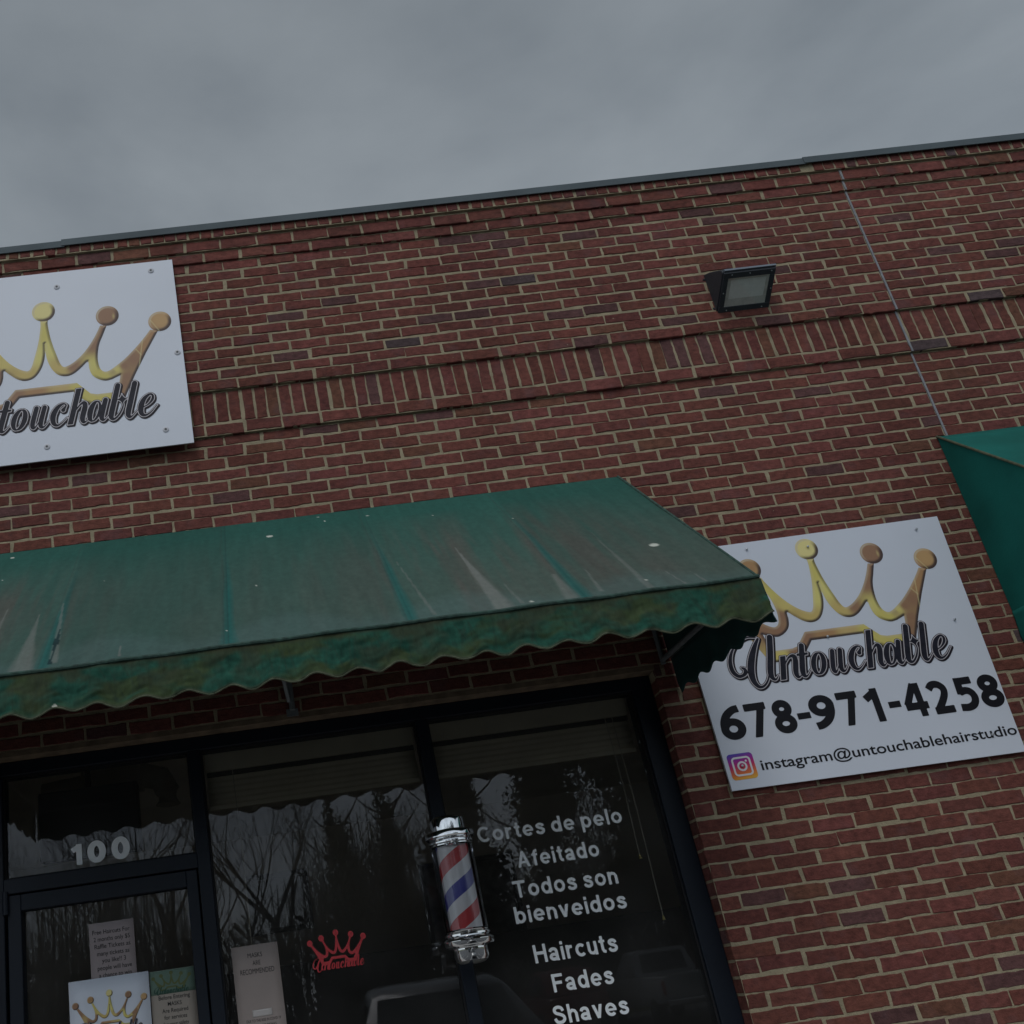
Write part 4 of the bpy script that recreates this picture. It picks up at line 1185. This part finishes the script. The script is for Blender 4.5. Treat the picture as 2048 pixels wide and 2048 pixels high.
# ------------------------------------------------------------------ barber pole
def barber_pole():
    cx, cy = .402, -.122
    t = empty('barber_pole', (cx, cy, zz(-3.93)), 'red, white and blue striped barber pole with chrome caps on the window mullion', 'barber pole')
    z = zz
    MB().lathe(cx, cy, [(0, z(-3.300)), (.030, z(-3.302)), (.055, z(-3.308)), (.067, z(-3.318)), (.0695, z(-3.330)), (.0695, z(-3.368)), (.074, z(-3.373)), (.098, z(-3.377)), (.101, z(-3.383)), (.101, z(-3.398)), (.097, z(-3.403)), (.086, z(-3.406)), (.084, z(-3.413)), (.090, z(-3.417)), (.090, z(-3.423)), (.083, z(-3.428)), (.086, z(-3.434)), (.080, z(-3.440)), (.03, z(-3.440))], 56, 1.05).build('top_cap', M['chrome'], t, smooth=True)
    MB().lathe(cx, cy, [(.03, z(-3.782)), (.080, z(-3.782)), (.087, z(-3.788)), (.083, z(-3.795)), (.091, z(-3.800)), (.091, z(-3.807)), (.085, z(-3.812)), (.097, z(-3.820)), (.102, z(-3.826)), (.102, z(-3.843)), (.098, z(-3.849)), (.076, z(-3.853)), (.0705, z(-3.857)), (.0705, z(-3.893)), (.066, z(-3.907)), (.052, z(-3.917)), (.03, z(-3.923)), (0, z(-3.924))], 56, 1.05).build('bottom_cap', M['chrome'], t, smooth=True)
    MB().lathe(cx, cy, [(.0862, z(-3.785)), (.0862, z(-3.438))], 56, 1.05).build('glass_tube', M['pole_glass'], t, smooth=True)
    # striped drum
    m, nt, b_ = new_mat('stripes')
    N = nt.nodes.new; L = nt.links.new
    tc = N('ShaderNodeTexCoord'); sp = N('ShaderNodeSeparateXYZ'); L(tc.outputs['Object'], sp.inputs[0])
    at = N('ShaderNodeMath'); at.operation = 'ARCTAN2'
    sx = N('ShaderNodeMath'); sx.operation = 'SUBTRACT'; L(sp.outputs['X'], sx.inputs[0]); sx.inputs[1].default_value = cx
    sy = N('ShaderNodeMath'); sy.operation = 'SUBTRACT'; L(sp.outputs['Y'], sy.inputs[0]); sy.inputs[1].default_value = cy
    L(sy.outputs[0], at.inputs[0]); L(sx.outputs[0], at.inputs[1])
    dv = N('ShaderNodeMath'); dv.operation = 'DIVIDE'; L(at.outputs[0], dv.inputs[0]); dv.inputs[1].default_value = 2*math.pi
    PERZ = .2527
    dz = N('ShaderNodeMath'); dz.operation = 'DIVIDE'; L(sp.outputs['Z'], dz.inputs[0]); dz.inputs[1].default_value = PERZ
    su = N('ShaderNodeMath'); su.operation = 'SUBTRACT'; L(dz.outputs[0], su.inputs[0]); L(dv.outputs[0], su.inputs[1])
    ofs = N('ShaderNodeMath'); ofs.operation = 'ADD'; L(su.outputs[0], ofs.inputs[0])
    # front of the drum (facing -Y, angle -pi/2): red centred at fit height -3.487
    ofs.inputs[1].default_value = .125 - ((zz(-3.487))/PERZ + .25)
    fr = N('ShaderNodeMath'); fr.operation = 'FRACT'; L(ofs.outputs[0], fr.inputs[0])
    ra = N('ShaderNodeValToRGB'); ra.color_ramp.interpolation = 'CONSTANT'
    e = ra.color_ramp.elements
    e[0].position = 0; e[0].color = (.46, .025, .03, 1); e[1].position = .25; e[1].color = (.62, .62, .63, 1)
    q = e.new(.5); q.color = (.025, .03, .26, 1); q = e.new(.75); q.color = (.62, .62, .63, 1)
    L(fr.outputs[0], ra.inputs[0]); L(ra.outputs[0], b_.inputs['Base Color']); b_.inputs['Roughness'].default_value = .4
    MB().lathe(cx, cy, [(.0655, z(-3.785)), (.0655, z(-3.436))], 48, 1.05).build('striped_drum', m, t, smooth=True)
    br = MB().box(cx-.04, cx+.03, cy+.05, .084, z(-3.40), z(-3.32)); br.box(cx-.04, cx+.03, cy+.05, .084, z(-3.88), z(-3.82))
    br.box(cx-.045, cx+.035, -.012, .084, z(-3.86), z(-3.34))
    br.build('bracket', M['black'], t, bevel=.004)
barber_pole()

# ------------------------------------------------------------------ lettering on the glass
VY = GY-.004
wl = empty('window_lettering', (.95, VY, zz(-4.2)), 'white vinyl service list in Spanish and English on the right window', 'window lettering')
for txt, x0, x1, zb, zt in (('Cortes de pelo', .567, 1.246, -3.406, -3.334), ('Afeitado', .721, 1.105, -3.540, -3.467), ('Todos son', .679, 1.159, -3.670, -3.595), ('bienveidos', .660, 1.172, -3.780, -3.706),
                            ('Haircuts', .710, 1.086, -3.954, -3.877), ('Fades', .764, 1.036, -4.082, -4.007), ('Shaves', .737, 1.070, -4.210, -4.135)):
    drawn_line(txt, x0, x1, zb, zt, VY, M['vinyl'], wl)
hn = empty('house_number', (-1.15, VY, zz(-3.25)), 'pale number 100 on the glass above the door', 'house number')
V, F = [], []
for ch, x0, x1, zb, zt in (('1', -1.288, -1.237, -3.249, -3.155), ('0', -1.213, -1.128, -3.248, -3.152), ('0', -1.103, -1.019, -3.248, -3.149)):
    V_, f, adv = drawn_word(ch, .25, step=.03)
    xm, xM = V_[:, 0].min(), V_[:, 0].max()
    mesh_from('digit', [(x0+(a-xm)/(xM-xm)*(x1-x0), VY, zz(zb+b_*(zt-zb))) for a, b_ in V_], f, M['vinyl'], hn)
dc = empty('crown_decal', (-.14, VY, zz(-3.87)), 'red vinyl crown with script on the middle window', 'decal')
L = logo_data(.006)
def flat_logo(cx, cz, sx, sz, y, mat, parent, mat2=None, th=.002):
    xs, zs, X, Z = logo_fields(.006)
    a, bq = contour_mesh(xs, zs, crown_sdf(X, Z)-.002); c, d = contour_mesh(xs, zs, script_sdf(X, Z)-.001)
    place_flat('crown_emblem', a, bq, cx, cz, sx, sz, y, mat, parent)
    place_flat('script_lettering', c, d, cx, cz, sx, sz, y-.0006, mat2 or mat, parent)
flat_logo(-.141, -3.703, .211, .232, VY, M['vinyl_red'], dc)

# ------------------------------------------------------------------ notices
def sheet_paper(name, x0, x1, z0, z1, y, mat, parent, curl=.004):
    def fn(u, v):
        return np.stack([x0+u*(x1-x0), y+curl*np.sin(u*3)*v*v*0+(fbm(u*2+x0*9, v*2, 40, 2)-.5)*curl*0+0*u, zz(z0+v*(z1-z0))], 1)
    return grid_mesh(name, 6, 6, fn, mat, parent, thick=.0006)
ps = empty('crown_poster', (-1.15, GY-.01, zz(-4.18)), 'bright white poster with gold crown on the door glass', 'poster')
sheet_paper('sheet', -1.323, -.975, -4.18, -3.748, GY-.010, M['sign_white'], ps)
gold_logo(-1.149, -3.815, .262, .262, GY-.0112, ps, .005, .0006)
fl = empty('raffle_notice', (-1.12, GY-.004, zz(-3.80)), 'pinkish paper raffle notice on the door above the white poster', 'notice')
sheet_paper('sheet', -1.224, -1.025, -3.80, -3.516, GY-.0045, M['paper_pink'], fl)
lines = []
for i, (s, w) in enumerate((('Free Haircuts For', .165), ('2 months only $5', .160), ('Raffle Tickets as', .158), ('many tickets as', .142), ('you like!! 3', .105), ('people will have', .150), ('a chance to win', .142))):
    c = -1.127+.0015*i; zb = -3.565-.0305*i
    lines.append((s, c-w/2, c+w/2, zb, zb+.0185))
text_block('notice_text', lines, GY-.0056, M['ink'], fl, .004)
mk = empty('mask_notice', (-.88, GY-.004, zz(-4.05)), 'mask notice with green crown heading at the right side of the door glass', 'notice')
sheet_paper('sheet', -.972, -.776, -4.05, -3.754, GY-.0045, M['paper_beige'], mk)
sheet_paper('heading', -.9715, -.7765, -3.853, -3.7545, GY-.0058, M['paper_green'], mk)
flat_logo(-.878, -3.768, .140, .130, GY-.0068, M['ink_olive'], mk, M['ink_green'])
lines = []
for i, (s, w) in enumerate((('Before Entering', .135), ('MASKS', .060), ('Are Required', .112), ('for services', .098), ('for your safety', .110))):
    zb = -3.876-.0270*i; lines.append((s, -.872-w/2, -.872+w/2, zb, zb+.0165))
text_block('notice_text', lines, GY-.0056, M['ink'], mk, .006)
rn = empty('recommendation_notice', (-.5, GY-.004, zz(-4.12)), 'tall tan paper notice MASKS ARE RECOMMENDED on the middle window', 'notice')
sheet_paper('sheet', -.607, -.402, -4.20, -3.704, GY-.0045, M['paper_tan'], rn)
text_block('notice_text', [('MASKS', -.538, -.474, -3.756, -3.737), ('ARE', -.520, -.485, -3.789, -3.770), ('RECOMMENDED', -.577, -.428, -3.824, -3.803)], GY-.0056, M['ink'], rn, 0)
text_block('notice_text', [('DUE TO THE RISE IN COVID 19', -.572, -.424, -4.020, -4.009), ('WE ARE BEING', -.545, -.445, -4.042, -4.031)], GY-.0056, M['ink'], rn, 0)
sheet_paper('tape', -.543, -.458, -4.000, -3.972, GY-.0062, M['tape'], rn)
text_line('fold', '-', -.600, -.40, -3.985, -3.98, GY-.0058, M['paper_beige'], rn)

# ------------------------------------------------------------------ things inside the glass
def blind(x0, x1, zb, label, cordx):
    t = empty('window_blind', ((x0+x1)/2, .22, zz(zb)), label, 'blind', 'raised blinds inside the shop windows')
    def slats(u, v):
        Z = zb+(-2.905-zb)*v
        return np.stack([x0+u*(x1-x0),   .235+.0025*np.sin(v*math.pi*2*5)+0*u, zz(Z)], 1)
    grid_mesh('shade', 10, 60, slats, M['blind'], t)
    MB().box(x0, x1, .205, .25, zz(-2.885), zz(-2.76)).build('valance_board', M['blind'], t, bevel=.004)
    MB().box(x0+.004, x1-.004, .215, .25, zz(-2.907), zz(-2.886)).build('shadow_strip', M['blind_line'], t)  # dark strip standing in for the shadow between board and shade
    MB().box(x0, x1, .22, .25, zz(zb)-.022, zz(zb)).build('bottom_rail', M['blind'], t, bevel=.004)
    for k, (xc, z1) in enumerate(cordx):
        MB().tube([(xc, .20, zz(-2.89)), (xc+.006, .20, zz((z1-2.89)/2)), (xc, .20, zz(z1))], .0018, 5).build('pull_cord', M['cord'], t)
        MB().tube([(xc, .20, zz(z1)), (xc, .20, zz(z1)-.02)], [.003, .008], 8).build('tassel', M['yellow_cord'], t)
blind(-.648, .366, -3.045, 'beige raised blind inside the middle window', [(-.52, -3.72)])
blind(.44, 1.43, -3.045, 'beige raised blind inside the right window', [(1.31, -3.55), (1.345, -3.83)])
bx = empty('hanging_screen', (-1.27, .45, zz(-3.2)), 'black box-shaped screen hanging behind the glass above the door', 'screen')
MB().box(-1.515, -1.02, .45, .52, zz(-3.16), zz(-2.815)).build('casing', M['black'], bx, bevel=.008)
MB().tube([(-1.27, .49, zz(-2.82)), (-1.27, .49, 3.25)], .015, 8).build('hanger', M['black'], bx)
du = empty('air_duct', (-1.25, 1.0, zz(-2.7)), 'cream coloured duct with rounded elbow behind the black screen', 'duct')
MB().tube([(-1.62, 1.0, zz(-2.70)), (-1.2, 1.0, zz(-2.665)), (-1.05, 1.0, zz(-2.66)), (-.97, 1.0, zz(-2.69)), (-.94, 1.0, zz(-2.76)), (-.94, 1.0, zz(-2.84))], .07, 14).build('elbow_pipe', M['duct'], du, smooth=True)
MB().box(-1.40, -1.07, .93, 1.07, zz(-2.735), zz(-2.56)).build('duct_box', M['duct'], du, bevel=.01)
def picture(x0, x1, z0, z1, y, label, g=None):
    t = empty('framed_picture', ((x0+x1)/2, y, z0), label, 'picture', g)
    w = .05; mb = MB()
    for q in ((x0, x1, z0, z0+w), (x0, x1, z1-w, z1), (x0, x0+w, z0+w, z1-w), (x1-w, x1, z0+w, z1-w)): mb.box(q[0], q[1], y-.03, y, q[2], q[3])
    mb.build('picture_frame', M['room_dark'], t)
    MB().box(x0+w, x1-w, y-.012, y-.002, z0+w, z1-w).build('canvas', M['picture'], t)
picture(-.85, -.20, 2.25, 2.85, 5.998, 'small dark framed picture on the room back wall behind the middle window')
picture(.95, 1.95, 1.2, 2.72, 5.998, 'tall dark framed mirror on the room back wall behind the barber pole')
mbx = MB().box(-2.5, 4.2, 5.3, 5.99, .02, 1.9)
tag(mbx.build('counter_cabinet', M['room_dark'], None, bevel=.01), 'dark long cabinet along the room back wall inside the shop', 'cabinet')

# ------------------------------------------------------------------ street side, seen mirrored in the glass
def sweep_body(mb, sections):
    """closed body from cross-sections: list of (y, [(x,z)...])"""
    n = len(sections[0][1]); V = []; F = []
    for y, prof in sections:
        for x, z in prof: V.append((x, y, z))
    for i in range(len(sections)-1):
        for k in range(n):
            F.append((i*n+k, i*n+(k+1) % n, (i+1)*n+(k+1) % n, (i+1)*n+k))
    F.append(tuple(range(n-1, -1, -1))); F.append(tuple((len(sections)-1)*n+k for k in range(n)))
    mb.add(V, F)

def car(cx, cy, heading, paint, label, kind='suv'):
    """heading +1: nose towards the shop (+Y)"""
    t = empty('pickup_truck' if kind == 'pickup' else 'parked_car', (cx, cy, -.13), label, 'pickup truck' if kind == 'pickup' else 'car')
    z0 = -.13
    def S(y): return cy+heading*y
    def sec(y, hw, zlo, zhi, tw=.92):
        return (S(y), [(cx-hw, z0+zlo), (cx+hw, z0+zlo), (cx+hw*1.0, z0+(zlo+zhi)/2), (cx+hw*tw, z0+zhi-.03), (cx+hw*tw*.8, z0+zhi), (cx-hw*tw*.8, z0+zhi), (cx-hw*tw, z0+zhi-.03), (cx-hw, z0+(zlo+zhi)/2)])
    body = MB()
    if kind == 'pickup':
        L2 = 2.75
        sweep_body(body, [sec(-L2, .93, .55, 1.18), sec(-.35, .95, .45, 1.2), sec(1.0, .95, .42, 1.2), sec(L2-.3, .94, .42, 1.16), sec(L2, .86, .5, 1.0)])
        cab = MB(); sweep_body(cab, [sec(-.45, .84, 1.18, 1.25, .98), sec(-.30, .80, 1.18, 1.86, .86), sec(.75, .80, 1.18, 1.88, .86), sec(1.5, .86, 1.18, 1.24, .98)])
        wy = (-1.75, 1.85)
    else:
        L2 = 2.3
        sweep_body(body, [sec(-L2, .82, .45, .98), sec(-L2+.25, .90, .36, 1.05), sec(0, .93, .32, 1.06), sec(1.0, .92, .34, 1.05), sec(L2-.35, .88, .36, .94), sec(L2, .74, .42, .80)])
        cab = MB(); sweep_body(cab, [sec(-L2+.15, .82, 1.03, 1.1, .98), sec(-L2+.55, .74, 1.03, 1.66, .84), sec(-.3, .76, 1.03, 1.73, .84), sec(.35, .76, 1.03, 1.64, .84), sec(1.15, .86, 1.03, 1.09, .98)])
        wy = (-1.42, 1.42)
    body.build('body', paint, t, smooth=True, bevel=.03)
    cab.build('cabin', paint, t, smooth=True, bevel=.03)
    # windows as dark panels just proud of the cabin
    def quad(name, P, mat):
        mesh_from(name, P, [(0, 1, 2, 3)], mat, t)
    if kind == 'pickup':
        quad('rear_window', [(cx-.62, S(-.445), z0+1.28), (cx+.62, S(-.445), z0+1.28), (cx+.58, S(-.335), z0+1.76), (cx-.58, S(-.335), z0+1.76)], M['car_glass'])
        quad('windscreen', [(cx-.66, S(1.47), z0+1.30), (cx+.66, S(1.47), z0+1.30), (cx+.58, S(.83), z0+1.83), (cx-.58, S(.83), z0+1.83)], M['car_glass'])
        MB().box(cx-.88, cx+.88, S(-L2)-.02 if heading > 0 else S(-L2), S(-L2) if heading > 0 else S(-L2)+.02, z0+.66, z0+1.14).build('tailgate', paint, t, bevel=.006)
        MB().box(cx-.95, cx+.95, min(S(-L2-.16), S(-L2-.03)), max(S(-L2-.16), S(-L2-.03)), z0+.48, z0+.62).build('bumper', M['chrome'], t, bevel=.02)
        for s in (-1, 1): MB().box(cx+s*.90-.05, cx+s*.90+.05, min(S(-L2-.015), S(-L2+.05)), max(S(-L2-.015), S(-L2+.05)), z0+.74, z0+1.08).build('tail_light', M['taillight'], t)
    else:
        quad('windscreen', [(cx-.68, S(1.11), z0+1.13), (cx+.68, S(1.11), z0+1.13), (cx+.58, S(.43), z0+1.60), (cx-.58, S(.43), z0+1.60)], M['car_glass'])
        for s in (-1, 1):
            quad('side_window', [(cx+s*.835, S(-1.4), z0+1.14), (cx+s*.835, S(.75), z0+1.14), (cx+s*.685, S(.30), z0+1.58), (cx+s*.685, S(-1.3), z0+1.60)], M['car_glass'])
            MB().box(cx+s*.66-.16, cx+s*.66+.16, min(S(L2-.10), S(L2-.02)), max(S(L2-.10), S(L2-.02)), z0+.66, z0+.80).build('headlight', M['headlight'], t, bevel=.02)
    for y in wy:
        for s in (-1, 1):
            w = MB(); x = cx+s*.84
            w.tube([(x-.11, S(y), z0+.34), (x+.11, S(y), z0+.34)], .34, 24)
            ty = w.build('wheel', M['tyre'], t, bevel=.02)
            rm = MB().tube([(x+s*.10, S(y), z0+.34), (x+s*.118, S(y), z0+.34)], .21, 18).build('rim', M['chrome'], None); rm.parent = ty
    return t
car(.86, -5.45, 1, M['car_grey'], 'grey car parked nose-in in front of the shop, mirrored low in the window', 'suv')
car(9.1, -23.6, -1, M['car_white'], 'white pickup truck parked across the lot, mirrored in the right window', 'pickup')
car(-3.6, -13.6, -1, M['car_dark'], 'dark blue car across the lot, mirrored low in the middle window', 'suv')
car(6.6, -25.3, -1, M['car_red'], 'dark red car across the lot, mirrored beside the white pickup truck', 'suv')

def tree_mesh(name, seed, height, ivy=False):
    rnd = random.Random(seed)
    mb = MB()
    tips = []
    def grow(p, d, length, r, depth):
        n = 3 if depth < 3 else 2
        pts = [p]; q = p.copy(); dd = d.copy()
        for i in range(n):
            dd = (dd+Vector((rnd.uniform(-.16, .16), rnd.uniform(-.16, .16), rnd.uniform(-.02, .14)))).normalized()
            q = q+dd*length/n; pts.append(q.copy())
        rs = [r*(1-.42*i/n) for i in range(n+1)]
        mb.tube(pts, rs, 6 if depth == 0 else (4 if depth < 3 else 3), caps=False)
        if depth >= 6 or length < .18: tips.append(q); return
        kids = 3 if depth < 4 else 2
        for k in range(kids+(1 if rnd.random() < .35 else 0)):
            i = rnd.randint(max(1, n-1), n) if depth else rnd.randint(1, n)
            a = rnd.uniform(0, 2*math.pi); sp = rnd.uniform(.35, .85)
            side = Vector((math.cos(a), math.sin(a), .15))
            nd = (dd*(1-sp*.55)+side*sp+Vector((0, 0, .18))).normalized()
            grow(pts[i], nd, length*rnd.uniform(.58, .80), rs[i]*rnd.uniform(.5, .66), depth+1)
    grow(Vector((0, 0, -.2)), Vector((0, 0, 1)), height*.36, height*.018, 0)
    return mb, tips

def leaf_quads(mb, c, rx, rz, n, size, rnd):
    for _ in range(n):
        while True:
            v = Vector((rnd.uniform(-1, 1), rnd.uniform(-1, 1), rnd.uniform(-1, 1)))
            if v.length < 1: break
        p = Vector(c)+Vector((v.x*rx, v.y*rx, v.z*rz))
        a = Vector((rnd.uniform(-1, 1), rnd.uniform(-1, 1), rnd.uniform(-1, 1))).normalized()
        b_ = a.orthogonal().normalized(); s = size*rnd.uniform(.6, 1.4)
        mb.add([p-a*s-b_*s*.5, p+a*s-b_*s*.5, p+a*s+b_*s*.5, p-a*s+b_*s*.5], [(0, 1, 2, 3)])

TREE_GROUP = 'bare trees across the lot mirrored in the glass'
TREE_LABEL = 'bare leafless tree across the parking lot, seen mirrored in the shop glass'
protos = []
for k in range(4):
    mb, tips = tree_mesh('bare_tree', 20+k, 13)
    t = empty('bare_tree', (0, 0, 0), TREE_LABEL, 'tree', TREE_GROUP)
    cr = mb.build('branches', M['bark'], None); cr.parent = t
    protos.append(t)
def copy_tree(t):
    c = t.copy(); COL.objects.link(c)
    for ch in t.children:
        d = ch.copy(); COL.objects.link(d); d.parent = c
    return c
rt = random.Random(3)
spots = [(-13, -23, 1.0), (-9.2, -21, .92), (-6.4, -25, 1.05), (-3.4, -22, .95), (-.8, -26, 1.0), (1.6, -22.5, .85), (4.0, -27, 1.0), (-11, -29, 1.1), (-5, -31, 1.1), (1, -32, 1.1), (7.4, -24, .9), (10.5, -27, .95), (14, -24, 1.0), (-16.5, -26, 1.0), (-20, -23, .9), (18, -27, .9)]
used = [False]*4
for i, (x, y, s) in enumerate(spots):
    k = i % 4
    o = protos[k] if not used[k] else copy_tree(protos[k]); used[k] = True
    o.location = (x*1.15, y-8.5, -.16); o.rotation_euler = (0, 0, rt.uniform(0, 6.28)); o.scale = (s*1.1, s*1.1, s*1.15)
def evergreen(x, y, h, r, seed, label, thin=False):
    rnd = random.Random(seed)
    t = empty('evergreen_tree', (x, y, -.16), label, 'tree', 'evergreens across the lot mirrored in the glass')
    mb = MB(); mb.tube([(0, 0, -.1), (.1, 0, h*.5), (0, .1, h*.92)], [.22, .15, .05], 8)
    for k in range(40 if thin else 14):
        a = rnd.uniform(0, 6.28); z0_ = h*rnd.uniform(.25, .9); L_ = r*rnd.uniform(.6, 1.5)
        mb.tube([(.05, .05, z0_), (L_*.5*math.cos(a), L_*.5*math.sin(a), z0_+L_*.35), (L_*math.cos(a), L_*math.sin(a), z0_+L_*.9)], [.05, .03, .008], 4, caps=False)
    o = mb.build('trunk', M['bark'], None); o.parent = t
    mb = MB()
    for k in range(26):
        f = rnd.random(); zc = h*(.18+.76*f); rr = r*(1.05-.75*f)
        a = rnd.uniform(0, 6.28); q = rnd.uniform(.1, .8)*rr
        leaf_quads(mb, (q*math.cos(a), q*math.sin(a), zc), rr*.6, h*.10, 130 if thin else 300, .060, rnd)
        if not thin: leaf_quads(mb, (q*.8*math.cos(a), q*.8*math.sin(a), zc-.1), rr*.42, h*.075, 60, .16, rnd)
    o = mb.build('crown', M['leaf'], None); o.parent = t
EL = 'dark ivy-covered evergreen across the parking lot, seen mirrored in the shop glass'
for i, (x, y, h, r) in enumerate(((5.6, -30, 10.6, 1.9), (8.6, -30.5, 12.2, 2.5), (12.0, -30, 13.2, 3.0), (15.8, -31, 13.4, 3.2), (19.8, -31.5, 12.6, 3.1), (3.2, -33, 9.4, 1.2), (1.2, -32.5, 8.8, 1.1))):
    evergreen(x, y, h, r, 50+i, EL, i > 4)
# thicket edge of the wood, one mass
rnd = random.Random(9); mb = MB()
def twig(p, q, w):
    d = Vector((w, 0, 0))
    mb.add([p-d, p+d, q+d*.3, q-d*.3], [(0, 1, 2, 3)])
for _ in range(3600):
    x = rnd.uniform(-38, 38); y = rnd.uniform(-47, -37); h = rnd.uniform(4, 10.5)*(.8+.2*math.sin(x*.5))
    p = Vector((x, y, -.2)); q = Vector((x+rnd.uniform(-.8, .8), y, h))
    twig(p, q, rnd.uniform(.02, .06))
    for k in range(9):
        f = rnd.uniform(.3, .95); b_ = p.lerp(q, f); s_ = rnd.choice((-1, 1)); L_ = h*rnd.uniform(.10, .26)*(1.1-f*.6)
        e = b_+Vector((s_*L_*.6, rnd.uniform(-.3, .3), L_*.85)); twig(b_, e, .016)
        b2 = b_.lerp(e, .5); twig(b2, b2+Vector((-s_*L_*.3, 0, L_*.5)), .010)
for _ in range(6500):
    leaf_quads(mb, (rnd.uniform(-38, 38), rnd.uniform(-47, -37), rnd.uniform(.1, 5.2)), .5, .4, 1, .20, rnd)
tag(mb.build('thicket', M['thicket'], None), 'dense winter thicket far beyond the lot, a dark mass mirrored in the glass', 'thicket', kind='stuff')
